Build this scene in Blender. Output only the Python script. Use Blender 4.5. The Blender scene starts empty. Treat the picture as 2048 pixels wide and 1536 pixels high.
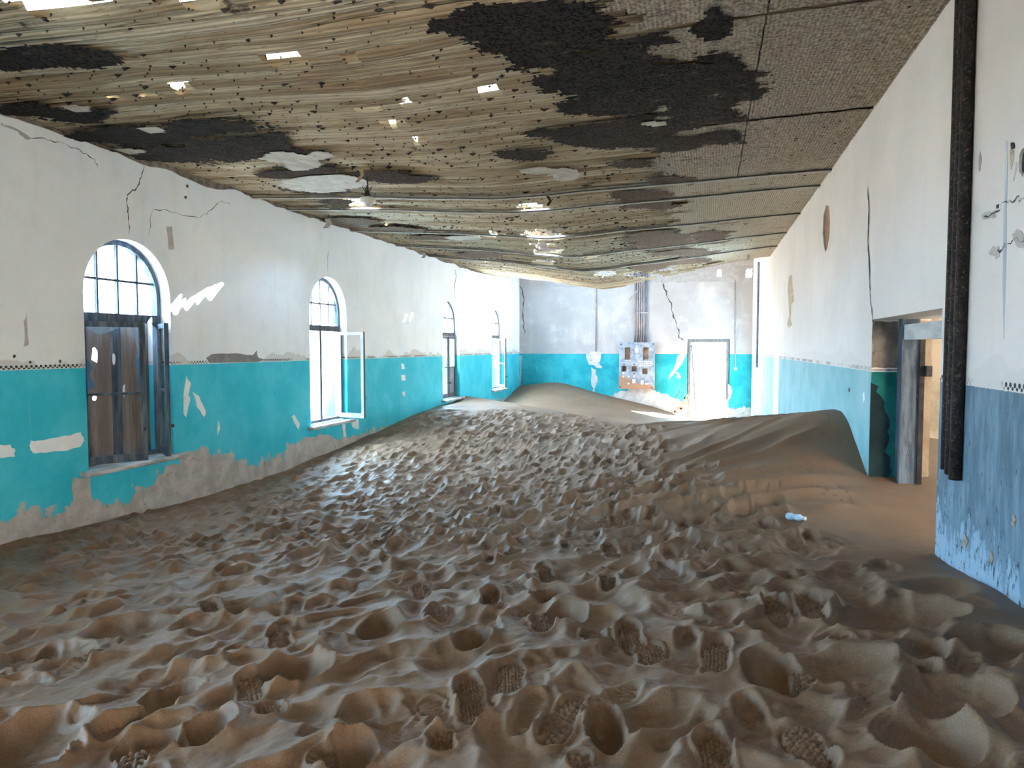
import bpy, bmesh, math, random
import numpy as np
from mathutils import Vector
from mathutils.geometry import tessellate_polygon

# ------------------------------------------------------------------ camera, world, sun, exposure
S = bpy.context.scene
COL = S.collection
F_PX = 1420.0                                   # focal length for a 2048 x 1536 frame
PITCH = math.atan(73 / F_PX)
YAW = math.atan(388 / F_PX * math.cos(PITCH))
EYE = np.array([0.0, 0.0, 2.06])
cam_d = bpy.data.cameras.new('camera')
cam_d.sensor_width = 36.0
cam_d.lens = F_PX * 36.0 / 2048.0
cam_d.clip_start = 0.05
cam_d.clip_end = 500
cam = bpy.data.objects.new('camera', cam_d)
cam.location = EYE
cam.rotation_euler = (math.pi / 2 - PITCH, 0, YAW)
COL.objects.link(cam)
S.camera = cam

SKY_STRENGTH = 1.0
SUN_STRENGTH = 14.0
EXPOSURE = 6.05
SUN_DIR = Vector((-0.60, -0.75, -0.64))         # the way the sunlight travels

w = bpy.data.worlds.new('world')
S.world = w
w.use_nodes = True
bg = w.node_tree.nodes['Background']
bg.inputs[0].default_value = (0.50, 0.75, 1.0, 1)
bg.inputs[1].default_value = SKY_STRENGTH
sd = bpy.data.lights.new('sun', 'SUN')
sd.energy = SUN_STRENGTH
sd.angle = math.radians(0.55)
sd.color = (0.93, 0.97, 1.0)
sun = bpy.data.objects.new('sun', sd)
sun.rotation_euler = SUN_DIR.to_track_quat('-Z', 'Y').to_euler()
sun.location = (10, 30, 25)
COL.objects.link(sun)
S.view_settings.view_transform = 'Standard'
S.view_settings.look = 'None'
S.view_settings.gamma = 1.0
S.view_settings.use_curve_mapping = False
S.view_settings.exposure = EXPOSURE
S.cycles.max_bounces = 6
S.cycles.diffuse_bounces = 5
S.cycles.sample_clamp_indirect = 6.0

def portal(name, loc, rot, sx, sy):
    """light portal: emits nothing, only guides sky sampling through an opening"""
    d = bpy.data.lights.new(name, 'AREA')
    d.shape = 'RECTANGLE'
    d.size, d.size_y = sx, sy
    d.cycles.is_portal = True
    o = bpy.data.objects.new(name, d)
    o.location = loc
    o.rotation_euler = rot
    COL.objects.link(o)

# ------------------------------------------------------------------ photograph <-> place
FW = np.array([-math.sin(YAW) * math.cos(PITCH), math.cos(YAW) * math.cos(PITCH), -math.sin(PITCH)])
RT = np.array([math.cos(YAW), math.sin(YAW), 0.0])
UP = np.cross(RT, FW)
def ray(u, v): return FW + RT * (u - 1024) / F_PX - UP * (v - 768) / F_PX
def onX(u, v, X): r = ray(u, v); return EYE + r * (X / r[0])
def onY(u, v, Y): r = ray(u, v); return EYE + r * (Y / r[1])
def onZ(u, v, Z): r = ray(u, v); return EYE + r * ((Z - EYE[2]) / r[2])
def proj(X, Y, Z):
    qx, qy, qz = X - EYE[0], Y - EYE[1], Z - EYE[2]
    d = qx * FW[0] + qy * FW[1] + qz * FW[2]
    a = qx * RT[0] + qy * RT[1] + qz * RT[2]
    b = qx * UP[0] + qy * UP[1] + qz * UP[2]
    d = np.where(d < 0.05, 0.05, d)
    return 1024 + F_PX * a / d, 768 - F_PX * b / d

XL, XR, YF = -5.6, 1.27, 21.4        # inner faces of the left, right and far wall
YB = -6.0                            # rear wall
ZC = 4.0                             # ceiling at the walls
ZROOF = 5.05
ZSTRIPE = 1.87

rng = np.random.default_rng(7)
random.seed(7)

# ------------------------------------------------------------------ numpy noise
_T = rng.random((256, 256))
def vnoise(x, y, s=0):
    x = np.asarray(x, float) + s * 17.31; y = np.asarray(y, float) + s * 7.77
    xi = np.floor(x).astype(int); yi = np.floor(y).astype(int)
    fx = x - xi; fy = y - yi
    fx = fx * fx * (3 - 2 * fx); fy = fy * fy * (3 - 2 * fy)
    a = _T[xi & 255, yi & 255]; b = _T[(xi + 1) & 255, yi & 255]
    c = _T[xi & 255, (yi + 1) & 255]; d = _T[(xi + 1) & 255, (yi + 1) & 255]
    return (a * (1 - fx) + b * fx) * (1 - fy) + (c * (1 - fx) + d * fx) * fy
def fbm(x, y, o=4, s=0):
    r = 0; a = 0.5; t = 0
    for k in range(o):
        r = r + a * vnoise(x * 2 ** k, y * 2 ** k, s + k); t += a; a *= 0.5
    return r / t

# ------------------------------------------------------------------ object helpers
def link(name, me, mat=None, parent=None):
    o = bpy.data.objects.new(name, me)
    COL.objects.link(o)
    if mat is not None and me is not None and not me.materials: me.materials.append(mat)
    if parent is not None: o.parent = parent
    return o
def mesh(name, verts, faces, mat=None, parent=None, smooth=False):
    me = bpy.data.meshes.new(name)
    me.from_pydata([tuple(map(float, v)) for v in verts], [], faces)
    if smooth: me.polygons.foreach_set('use_smooth', [True] * len(me.polygons))
    me.update()
    return link(name, me, mat, parent)
def tag(o, label=None, cat=None, group=None, kind=None):
    if label: o['label'] = label
    if cat: o['category'] = cat
    if group: o['group'] = group
    if kind: o['kind'] = kind
    return o
def struct(o, label=None): return tag(o, label, None, None, 'structure')
def empty(name, loc=(0, 0, 0)):
    o = bpy.data.objects.new(name, None)
    o.location = loc
    o.empty_display_size = 0.1
    COL.objects.link(o)
    return o
def adopt(child, parent):
    """parent while keeping world-space mesh coordinates"""
    child.parent = parent
    child.matrix_parent_inverse = parent.matrix_basis.inverted()
    return child

class MB:
    def __init__(s): s.v = []; s.f = []
    def add(s, vs, fs):
        n = len(s.v); s.v += [tuple(map(float, q)) for q in vs]; s.f += [tuple(n + i for i in f) for f in fs]; return s
    def box(s, a, b, fn=None):
        (x0, y0, z0), (x1, y1, z1) = a, b
        vs = [(x0, y0, z0), (x1, y0, z0), (x1, y1, z0), (x0, y1, z0), (x0, y0, z1), (x1, y0, z1), (x1, y1, z1), (x0, y1, z1)]
        if fn: vs = [fn(*q) for q in vs]
        return s.add(vs, [(0, 3, 2, 1), (4, 5, 6, 7), (0, 1, 5, 4), (1, 2, 6, 5), (2, 3, 7, 6), (3, 0, 4, 7)])
    def tube(s, pts, r, n=8, cap=True):
        pts = [Vector(p) for p in pts]
        rs = r if isinstance(r, (list, tuple)) else [r] * len(pts)
        rings = []
        for i, p in enumerate(pts):
            d = (pts[min(i + 1, len(pts) - 1)] - pts[max(i - 1, 0)]).normalized()
            a = d.cross(Vector((0.13, 0.31, 0.94)) if abs(d.z) < 0.9 else Vector((1, 0, 0))).normalized()
            b = d.cross(a)
            rings.append([p + (a * math.cos(t) + b * math.sin(t)) * rs[i] for t in [2 * math.pi * k / n for k in range(n)]])
        base = len(s.v)
        s.v += [tuple(q) for rg in rings for q in rg]
        for i in range(len(pts) - 1):
            for k in range(n):
                s.f.append((base + i * n + k, base + i * n + (k + 1) % n, base + (i + 1) * n + (k + 1) % n, base + (i + 1) * n + k))
        if cap:
            s.f.append(tuple(base + k for k in range(n))[::-1])
            s.f.append(tuple(base + (len(pts) - 1) * n + k for k in range(n)))
        return s
    def lathe(s, c, prof, n=16):
        base = len(s.v)
        for (r, z) in prof:
            for k in range(n):
                t = 2 * math.pi * k / n
                s.v.append((c[0] + r * math.cos(t), c[1] + r * math.sin(t), c[2] + z))
        for i in range(len(prof) - 1):
            for k in range(n):
                s.f.append((base + i * n + k, base + i * n + (k + 1) % n, base + (i + 1) * n + (k + 1) % n, base + (i + 1) * n + k))
        return s
    def prism(s, fn, outer, holes=(), t=0.01):
        """polygon with holes, mapped by fn(a, b, depth), depth 0 .. t"""
        loops = [list(outer)] + [list(h) for h in holes]
        tris = tessellate_polygon([[Vector((a, b, 0)) for a, b in L] for L in loops])
        flat = [q for L in loops for q in L]
        n = len(flat); base = len(s.v)
        s.v += [tuple(map(float, fn(a, b, 0))) for a, b in flat] + [tuple(map(float, fn(a, b, t))) for a, b in flat]
        for tr in tris:
            s.f.append(tuple(base + i for i in tr)); s.f.append(tuple(base + n + i for i in tr)[::-1])
        k = 0
        for L in loops:
            m = len(L)
            for i in range(m):
                j = (i + 1) % m
                s.f.append((base + k + i, base + k + j, base + n + k + j, base + n + k + i))
            k += m
        return s
    def build(s, name, mat=None, parent=None, smooth=False):
        o = mesh(name, s.v, s.f, mat, None, smooth)
        bm = bmesh.new(); bm.from_mesh(o.data)
        bmesh.ops.recalc_face_normals(bm, faces=bm.faces)
        bm.to_mesh(o.data); bm.free()
        if parent is not None: adopt(o, parent)
        return o

fn_left = lambda a, b, d: (XL - d, a, b)      # a = along Y, b = height, d = into the wall
fn_right = lambda a, b, d: (XR + d, a, b)
fn_far = lambda a, b, d: (a, YF + d, b)
def pxL(u, v): p = onX(u, v, XL); return (p[1], p[2])
def pxR(u, v): p = onX(u, v, XR); return (p[1], p[2])
def pxF(u, v): p = onY(u, v, YF); return (p[0], p[2])

# ------------------------------------------------------------------ materials
class NT:
    def __init__(s, name):
        s.m = bpy.data.materials.new(name); s.m.use_nodes = True
        s.t = s.m.node_tree; s.n = s.t.nodes; s.n.clear()
        s.o = s.n.new('ShaderNodeOutputMaterial')
        g = s.n.new('ShaderNodeNewGeometry'); s.pos = g.outputs['Position']
        sx = s.n.new('ShaderNodeSeparateXYZ'); s.t.links.new(s.pos, sx.inputs[0])
        s.x, s.y, s.z = sx.outputs
    def put(s, sock, v):
        if isinstance(v, bpy.types.NodeSocket): s.t.links.new(v, sock)
        elif isinstance(v, (tuple, list)): sock.default_value = tuple(v) if len(v) == len(sock.default_value) else tuple(v) + (1.0,)
        else: sock.default_value = v
    def M(s, op, a, b=0.0, c=None, clamp=False):
        q = s.n.new('ShaderNodeMath'); q.operation = op; q.use_clamp = clamp
        s.put(q.inputs[0], a); s.put(q.inputs[1], b)
        if c is not None: s.put(q.inputs[2], c)
        return q.outputs[0]
    def vec(s, x, y, z):
        q = s.n.new('ShaderNodeCombineXYZ')
        for i, v in enumerate((x, y, z)): s.put(q.inputs[i], v)
        return q.outputs[0]
    def scaled(s, sx, sy, sz, ox=0, oy=0, oz=0):
        q = s.n.new('ShaderNodeMapping'); s.put(q.inputs[0], s.pos)
        q.inputs['Scale'].default_value = (sx, sy, sz); q.inputs['Location'].default_value = (ox, oy, oz)
        return q.outputs[0]
    def noise(s, scale, detail=4, rough=0.6, vec=None, dist=0.0):
        q = s.n.new('ShaderNodeTexNoise'); s.put(q.inputs['Vector'], vec or s.pos)
        q.inputs['Scale'].default_value = scale; q.inputs['Detail'].default_value = detail
        q.inputs['Roughness'].default_value = rough; q.inputs['Distortion'].default_value = dist
        return q.outputs[0]
    def vor(s, scale, vec=None, feature='F1'):
        q = s.n.new('ShaderNodeTexVoronoi'); s.put(q.inputs['Vector'], vec or s.pos); q.feature = feature
        q.inputs['Scale'].default_value = scale
        return q.outputs['Distance']
    def R(s, v, lo, hi):
        q = s.n.new('ShaderNodeMapRange'); q.interpolation_type = 'SMOOTHSTEP' if hi > lo else 'LINEAR'
        q.clamp = True
        s.put(q.inputs['Value'], v)
        q.inputs['From Min'].default_value = lo; q.inputs['From Max'].default_value = hi
        return q.outputs['Result']
    def mix(s, f, a, b):
        q = s.n.new('ShaderNodeMix'); q.data_type = 'RGBA'
        s.put(q.inputs[0], f); s.put(q.inputs[6], a); s.put(q.inputs[7], b)
        return q.outputs[2]
    def out(s, col, rough=0.85, bump=None, bs=0.4, bd=0.01, spec=0.25, metal=0.0, alpha=None):
        p = s.n.new('ShaderNodeBsdfPrincipled')
        s.put(p.inputs['Base Color'], col); s.put(p.inputs['Roughness'], rough)
        p.inputs['Specular IOR Level'].default_value = spec; p.inputs['Metallic'].default_value = metal
        if bump is not None:
            b = s.n.new('ShaderNodeBump'); b.inputs['Strength'].default_value = bs; b.inputs['Distance'].default_value = bd
            s.put(b.inputs['Height'], bump); s.t.links.new(b.outputs[0], p.inputs['Normal'])
        s.t.links.new(p.outputs[0], s.o.inputs[0])
        return s.m

def wall_mat(name, along, teal, teal2, white, white2, zd, da, db, dx=None, stencil=True, blue_near=False, beige=0.5):
    t = NT(name)
    al = {'x': t.x, 'y': t.y}[along]
    n1 = t.noise(0.9, 5, 0.6); n2 = t.noise(5.0, 5, 0.62); n3 = t.noise(45, 2, 0.6)
    nv = t.noise(3.0, 4, 0.6, t.scaled(1.6, 1.6, 0.22))
    wh = t.mix(t.R(n1, 0.38, 0.66), white, white2)
    wh = t.mix(t.M('MULTIPLY', t.R(nv, 0.52, 0.8), 0.22), wh, (0.62, 0.61, 0.55))
    wh = t.mix(t.M('MULTIPLY', t.R(t.noise(1.7, 6, 0.7), 0.5, 0.72), 0.3), wh, (0.70, 0.71, 0.69))
    tl = t.mix(t.R(t.noise(1.6, 5, 0.65), 0.36, 0.66), teal, teal2)
    tl = t.mix(t.M('MULTIPLY', t.R(t.noise(4, 3, 0.5, t.scaled(5, 5, 0.3)), 0.62, 0.8), 0.35), tl, (0.35, 0.62, 0.64))
    tl = t.mix(t.M('MULTIPLY', t.R(n3, 0.66, 0.78), 0.3), tl, (0.05, 0.16, 0.17))
    st = t.R(t.M('ADD', t.z, t.M('MULTIPLY', n3, 0.012)), ZSTRIPE + 0.008, ZSTRIPE + 0.004)
    if blue_near:
        nb = t.noise(22, 6, 0.72, t.scaled(1, 1, 0.45)); nb2 = t.noise(6, 6, 0.7, t.scaled(1.5, 1.5, 0.35))
        bl = t.mix(t.R(nb2, 0.35, 0.65), (0.10, 0.17, 0.22), (0.20, 0.31, 0.40))
        bl = t.mix(t.R(t.M('SUBTRACT', nb, t.M('MULTIPLY', t.M('SUBTRACT', 1.5, t.z), -0.09)), 0.60, 0.66), bl, (0.045, 0.075, 0.095))
        low = t.R(t.M('ADD', t.z, t.M('MULTIPLY', t.M('SUBTRACT', nb2, 0.5), 1.3)), 1.12, 1.06)
        bl = t.mix(t.M('MULTIPLY', low, t.R(nb, 0.60, 0.52)), bl, (0.30, 0.45, 0.58))
        brown = t.M('MULTIPLY', t.R(t.noise(9, 5, 0.7), 0.62, 0.68), t.R(t.z, 1.35, 1.15))
        bl = t.mix(brown, bl, (0.30, 0.25, 0.21))
        tl = t.mix(t.R(t.y, 4.48, 4.47), tl, bl)
    col = t.mix(st, wh, tl)
    above = t.M('MULTIPLY', t.R(t.z, ZSTRIPE, ZSTRIPE + 0.006), t.R(t.M('ADD', t.z, t.M('MULTIPLY', t.M('SUBTRACT', n1, 0.5), -0.9)), ZSTRIPE + 0.09, ZSTRIPE + 0.07))
    col = t.mix(t.M('MULTIPLY', above, beige), col, (0.50, 0.47, 0.43))
    # bare plaster where the paint has come away low on the wall
    D = t.M('ADD', t.M('MULTIPLY', t.M('SUBTRACT', n1, 0.5), da), t.M('MULTIPLY', t.M('SUBTRACT', n2, 0.5), db))
    if dx is not None:      # the bare zone is taller around a place along the wall
        c0, wdt, amt = dx
        g = t.M('MULTIPLY', t.R(t.M('ABSOLUTE', t.M('SUBTRACT', al, c0)), wdt, 0.0), amt)
        D = t.M('ADD', D, g)
    dm = t.R(t.M('SUBTRACT', t.z, D), zd + 0.012, zd)
    pl = t.mix(t.R(n2, 0.35, 0.65), (0.40, 0.385, 0.37), (0.56, 0.545, 0.53))
    pl = t.mix(t.R(t.noise(14, 5, 0.7), 0.6, 0.7), pl, (0.27, 0.25, 0.235))
    col = t.mix(dm, col, pl)
    # specks of bare plaster higher up
    sp = t.M('MULTIPLY', t.R(t.noise(3.2, 6, 0.72), 0.70, 0.71), t.R(t.z, 1.6, 1.1))
    col = t.mix(sp, col, pl)
    if stencil:
        a = t.M('SUBTRACT', t.M('FRACT', t.M('DIVIDE', al, 0.046)), 0.5)
        b = t.M('DIVIDE', t.M('SUBTRACT', t.z, ZSTRIPE + 0.028), 0.040)
        r = t.M('ADD', t.M('MULTIPLY', a, a), t.M('MULTIPLY', b, b))
        a2 = t.M('SUBTRACT', t.M('FRACT', t.M('ADD', t.M('DIVIDE', al, 0.046), 0.5)), 0.5)
        b2 = t.M('DIVIDE', t.M('SUBTRACT', t.z, ZSTRIPE + 0.012), 0.032)
        r2 = t.M('ADD', t.M('MULTIPLY', a2, a2), t.M('MULTIPLY', b2, b2))
        dots = t.M('MAXIMUM', t.R(r, 0.10, 0.07), t.R(r2, 0.07, 0.05))
        dots = t.M('MULTIPLY', dots, t.R(t.noise(2.2, 4, 0.6), 0.40, 0.55))
        col = t.mix(dots, col, (0.05, 0.055, 0.06))
    h = t.M('ADD', t.M('MULTIPLY', n3, 0.4), t.M('MULTIPLY', t.noise(5.0, 3, 0.6), 0.5))
    return t.out(col, 0.82, h, 0.35, 0.012, spec=0.2)

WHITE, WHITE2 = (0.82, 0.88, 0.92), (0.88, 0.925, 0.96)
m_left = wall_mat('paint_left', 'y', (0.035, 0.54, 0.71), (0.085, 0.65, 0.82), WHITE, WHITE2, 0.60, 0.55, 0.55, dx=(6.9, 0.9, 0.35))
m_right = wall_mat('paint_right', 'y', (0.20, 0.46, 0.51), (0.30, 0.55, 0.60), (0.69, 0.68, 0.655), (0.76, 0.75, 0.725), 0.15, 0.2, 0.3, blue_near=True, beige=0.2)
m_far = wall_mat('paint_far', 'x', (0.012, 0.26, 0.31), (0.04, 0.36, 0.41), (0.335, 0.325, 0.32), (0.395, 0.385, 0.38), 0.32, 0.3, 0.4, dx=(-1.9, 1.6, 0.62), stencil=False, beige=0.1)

def simple(name, c1, c2, scale=6, rough=0.85, bs=0.3, bd=0.006, c3=None, stretch=(1, 1, 1), lo=0.38, hi=0.64, spec=0.25, metal=0.0, d3=(0.62, 0.70)):
    t = NT(name); v = t.scaled(*stretch)
    n = t.noise(scale, 6, 0.65, v); n2 = t.noise(scale * 7, 4, 0.6, v)
    c = t.mix(t.R(n, lo, hi), c1, c2)
    if c3: c = t.mix(t.R(t.noise(scale * 2.3, 5, 0.7, v), *d3), c, c3)
    return t.out(c, rough, t.M('ADD', n, t.M('MULTIPLY', n2, 0.5)), bs, bd, spec, metal)

m_plaster = simple('bare_plaster', (0.44, 0.42, 0.40), (0.55, 0.53, 0.51), 9)
m_white_patch = simple('white_filler', (0.84, 0.89, 0.93), (0.90, 0.94, 0.97), 8)
m_crack = simple('crack_shadow', (0.05, 0.045, 0.04), (0.10, 0.09, 0.08), 20)
m_stain = simple('rust_stain', (0.40, 0.33, 0.22), (0.55, 0.49, 0.38), 14, c3=(0.16, 0.12, 0.08))
m_edge = simple('ragged_edge', (0.16, 0.13, 0.105), (0.30, 0.26, 0.22), 12, c3=(0.07, 0.06, 0.055))
m_wood_dark = simple('weathered_dark_wood', (0.055, 0.075, 0.10), (0.13, 0.17, 0.21), 5, c3=(0.24, 0.28, 0.31), stretch=(4, 4, 0.5), bs=0.5)
m_wood_pale = simple('weathered_pale_wood', (0.10, 0.105, 0.115), (0.17, 0.17, 0.175), 5, c3=(0.20, 0.13, 0.10), stretch=(4, 4, 0.5), bs=0.4)
m_board = simple('dusty_board', (0.20, 0.165, 0.145), (0.33, 0.285, 0.255), 2.2, c3=(0.12, 0.10, 0.09), stretch=(3, 3, 0.35), d3=(0.6, 0.75))
m_grey_board = simple('grey_board', (0.20, 0.23, 0.26), (0.30, 0.33, 0.36), 6)
m_sill = simple('worn_sill', (0.36, 0.37, 0.37), (0.60, 0.61, 0.61), 7, c3=(0.12, 0.11, 0.10), stretch=(2, 0.6, 2), bs=0.5)
m_pipe_dark = simple('rusted_pipe', (0.012, 0.010, 0.010), (0.035, 0.028, 0.024), 30, 0.75, 0.6, 0.004, c3=(0.16, 0.11, 0.075), d3=(0.55, 0.68))
m_conduit = simple('grey_conduit', (0.22, 0.21, 0.23), (0.34, 0.31, 0.31), 14, 0.6, c3=(0.24, 0.14, 0.09), stretch=(1, 1, 0.4))
m_conduit_blue = simple('blue_grey_conduit', (0.10, 0.14, 0.20), (0.18, 0.23, 0.30), 14, 0.6)
m_brick = simple('bare_brick', (0.24, 0.155, 0.095), (0.36, 0.255, 0.165), 9, c3=(0.12, 0.085, 0.06))
m_annex = simple('bare_brown_wall', (0.24, 0.175, 0.115), (0.34, 0.27, 0.195), 2.4, bs=0.8, bd=0.02, c3=(0.40, 0.36, 0.31))
m_porcelain = simple('porcelain', (0.74, 0.74, 0.70), (0.80, 0.80, 0.76), 10, 0.3, 0.05)
m_black = simple('black_metal', (0.02, 0.02, 0.022), (0.05, 0.045, 0.045), 20, 0.6)
m_roof = simple('rusty_roof_sheet', (0.25, 0.20, 0.17), (0.42, 0.38, 0.35), 3)
m_rafter = simple('old_rafter', (0.30, 0.25, 0.20), (0.44, 0.38, 0.31), 5, stretch=(0.5, 3, 3))
m_beam = simple('painted_beam', (0.40, 0.44, 0.44), (0.55, 0.58, 0.57), 6, stretch=(2, 0.5, 2))
m_frame_grey = simple('grey_door_frame', (0.11, 0.115, 0.115), (0.18, 0.18, 0.18), 8, stretch=(3, 3, 0.6))
m_screw = simple('pale_ceramic', (0.55, 0.55, 0.52), (0.70, 0.70, 0.66), 30, 0.5)
m_shrub = simple('dry_shrub', (0.16, 0.22, 0.06), (0.32, 0.36, 0.13), 6)
m_concrete = simple('concrete', (0.30, 0.29, 0.27), (0.42, 0.40, 0.38), 2)

def slate_mat():
    t = NT('slate_panel')
    n = t.noise(6, 6, 0.65); n2 = t.noise(30, 4, 0.6)
    c = t.mix(t.R(n, 0.35, 0.65), (0.15, 0.19, 0.24), (0.29, 0.33, 0.38))
    lim = t.M('ADD', t.M('MULTIPLY', t.M('ADD', t.x, 2.0), -0.32), 1.06)
    ru = t.R(t.M('SUBTRACT', t.M('SUBTRACT', t.z, lim), t.M('MULTIPLY', t.M('SUBTRACT', n, 0.5), 0.5)), 0.05, -0.04)
    c = t.mix(ru, c, t.mix(n2, (0.20, 0.10, 0.06), (0.42, 0.26, 0.17)))
    return t.out(c, 0.7, n2, 0.3, 0.004)
m_slate = slate_mat()

def glass_mat(name, tint, gloss):
    t = NT(name)
    a = t.n.new('ShaderNodeBsdfTransparent'); a.inputs[0].default_value = tint + (1,)
    b = t.n.new('ShaderNodeBsdfGlossy'); b.inputs['Roughness'].default_value = 0.05
    x = t.n.new('ShaderNodeMixShader'); x.inputs[0].default_value = gloss
    t.t.links.new(a.outputs[0], x.inputs[1]); t.t.links.new(b.outputs[0], x.inputs[2]); t.t.links.new(x.outputs[0], t.o.inputs[0])
    return t.m
m_glass = glass_mat('old_glass', (0.95, 0.97, 0.98), 0.06)
m_shard = glass_mat('broken_glass', (0.55, 0.75, 0.88), 0.25)

def sand_mat():
    t = NT('sand')
    n = t.noise(1.1, 3, 0.6); n2 = t.noise(260, 1, 0.6); n3 = t.noise(35, 4, 0.65)
    c = t.mix(t.R(n, 0.35, 0.68), (0.152, 0.090, 0.050), (0.200, 0.126, 0.074))
    c = t.mix(t.M('MULTIPLY', t.R(n2, 0.45, 0.75), 0.5), c, (0.28, 0.21, 0.145))
    c = t.mix(t.M('MULTIPLY', t.R(n3, 0.55, 0.8), 0.4), c, (0.115, 0.078, 0.052))
    return t.out(c, 0.58, t.M('ADD', t.M('MULTIPLY', n3, 0.8), t.M('MULTIPLY', n2, 0.12)), 0.5, 0.008, spec=0.42)
m_sand = sand_mat()

def lath_mat():
    t = NT('reed_lath')
    oi = t.n.new('ShaderNodeObjectInfo'); rnd = oi.outputs['Random']
    n = t.noise(2.2, 6, 0.65, t.scaled(0.6, 3, 3)); n2 = t.noise(7, 5, 0.7, t.scaled(0.5, 9, 9))
    c = t.mix(t.R(n, 0.35, 0.66), (0.36, 0.27, 0.165), (0.56, 0.48, 0.33))
    c = t.mix(t.M('MULTIPLY', t.R(rnd, 0.55, 1.0), 0.6), c, (0.58, 0.51, 0.39))
    c = t.mix(t.M('MULTIPLY', t.R(rnd, 0.45, 0.0), 0.55), c, (0.22, 0.145, 0.085))
    c = t.mix(t.R(n2, 0.56, 0.66), c, (0.16, 0.105, 0.065))
    c = t.mix(t.R(t.noise(1.3, 6, 0.7), 0.62, 0.68), c, (0.075, 0.06, 0.05))
    wv = t.n.new('ShaderNodeTexWave'); wv.bands_direction = 'Y'; wv.inputs['Scale'].default_value = 9.0
    wv.inputs['Distortion'].default_value = 2.0; wv.inputs['Detail'].default_value = 2
    t.put(wv.inputs['Vector'], t.scaled(0.3, 1, 1))
    c = t.mix(t.M('MULTIPLY', t.R(wv.outputs['Fac'], 0.25, 0.0), 0.4), c, (0.11, 0.075, 0.05))
    return t.out(c, 0.9, t.M('ADD', wv.outputs['Fac'], n2), 0.6, 0.012, spec=0.15)
m_lath = lath_mat()

def black_mesh_mat():
    t = NT('blackened_mesh')
    n = t.noise(1.6, 5, 0.7); n2 = t.noise(9, 5, 0.7, t.scaled(0.6, 1.6, 1))
    vo = t.vor(48, t.scaled(1.0, 0.8, 0.0))
    dark = t.mix(t.R(t.y, 5.0, 10.5), (0.004, 0.0035, 0.004), (0.055, 0.035, 0.025))  # browner with distance: stronger light at the far end put into the colour
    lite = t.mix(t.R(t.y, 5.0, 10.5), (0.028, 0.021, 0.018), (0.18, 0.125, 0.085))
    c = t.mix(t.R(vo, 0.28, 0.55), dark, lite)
    c = t.mix(t.M('MULTIPLY', t.R(n2, 0.60, 0.70), 0.7), c, (0.14, 0.105, 0.075))
    return t.out(c, 0.95, vo, 0.8, 0.008, spec=0.1)
m_mesh = black_mesh_mat()

def ceiling_plaster_mat():
    t = NT('stippled_plaster')
    n = t.noise(1.4, 5, 0.65); n2 = t.noise(42, 5, 0.75); n3 = t.noise(7, 5, 0.7, t.scaled(0.35, 1.6, 1))
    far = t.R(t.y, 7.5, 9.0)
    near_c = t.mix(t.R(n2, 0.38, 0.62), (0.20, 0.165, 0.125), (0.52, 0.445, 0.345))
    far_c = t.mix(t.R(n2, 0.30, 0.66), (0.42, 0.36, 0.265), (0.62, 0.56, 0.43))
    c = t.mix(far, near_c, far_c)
    c = t.mix(t.M('MULTIPLY', t.R(n3, 0.60, 0.68), 0.8), c, (0.085, 0.062, 0.045))
    wv = t.n.new('ShaderNodeTexWave'); wv.bands_direction = 'X'; wv.inputs['Scale'].default_value = 12.0
    wv.inputs['Distortion'].default_value = 1.5; t.put(wv.inputs['Vector'], t.pos)
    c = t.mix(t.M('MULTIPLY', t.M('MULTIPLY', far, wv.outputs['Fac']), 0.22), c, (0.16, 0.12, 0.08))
    return t.out(c, 0.95, t.M('ADD', n2, t.M('MULTIPLY', wv.outputs['Fac'], 0.5)), 0.9, 0.014, spec=0.1)
m_ceil_plaster = ceiling_plaster_mat()
m_tuft = simple('dark_tuft', (0.02, 0.016, 0.014), (0.05, 0.038, 0.03), 30)
m_pale_plaster = simple('pale_ceiling_plaster', (0.42, 0.39, 0.33), (0.56, 0.53, 0.46), 7, bs=0.6, c3=(0.25, 0.2, 0.15))

# ------------------------------------------------------------------ the shell
SILL, WIN_W, WIN_TOP = 0.90, 1.11, 3.14
SPRING = WIN_TOP - WIN_W / 2
WIN_Y = [5.36, 9.27, 14.72, 18.48, -0.09, -4.0]
def arch_outline(y0, inset=0.0, n=18, zb=SILL):
    r = WIN_W / 2 - inset; c = y0 + WIN_W / 2
    pts = [(y0 + inset, zb), (y0 + WIN_W - inset, zb)]
    for k in range(n + 1):
        a = math.pi * k / n
        pts.append((c + r * math.cos(a), SPRING + r * math.sin(a)))
    return pts
wl = MB().prism(fn_left, [(YB, -0.4), (YF + 0.4, -0.4), (YF + 0.4, ZROOF), (YB, ZROOF)], [arch_outline(y) for y in WIN_Y], 0.40)
wall_left = struct(wl.build('wall_left', m_left), 'left wall, white over turquoise dado, four arched windows')

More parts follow.
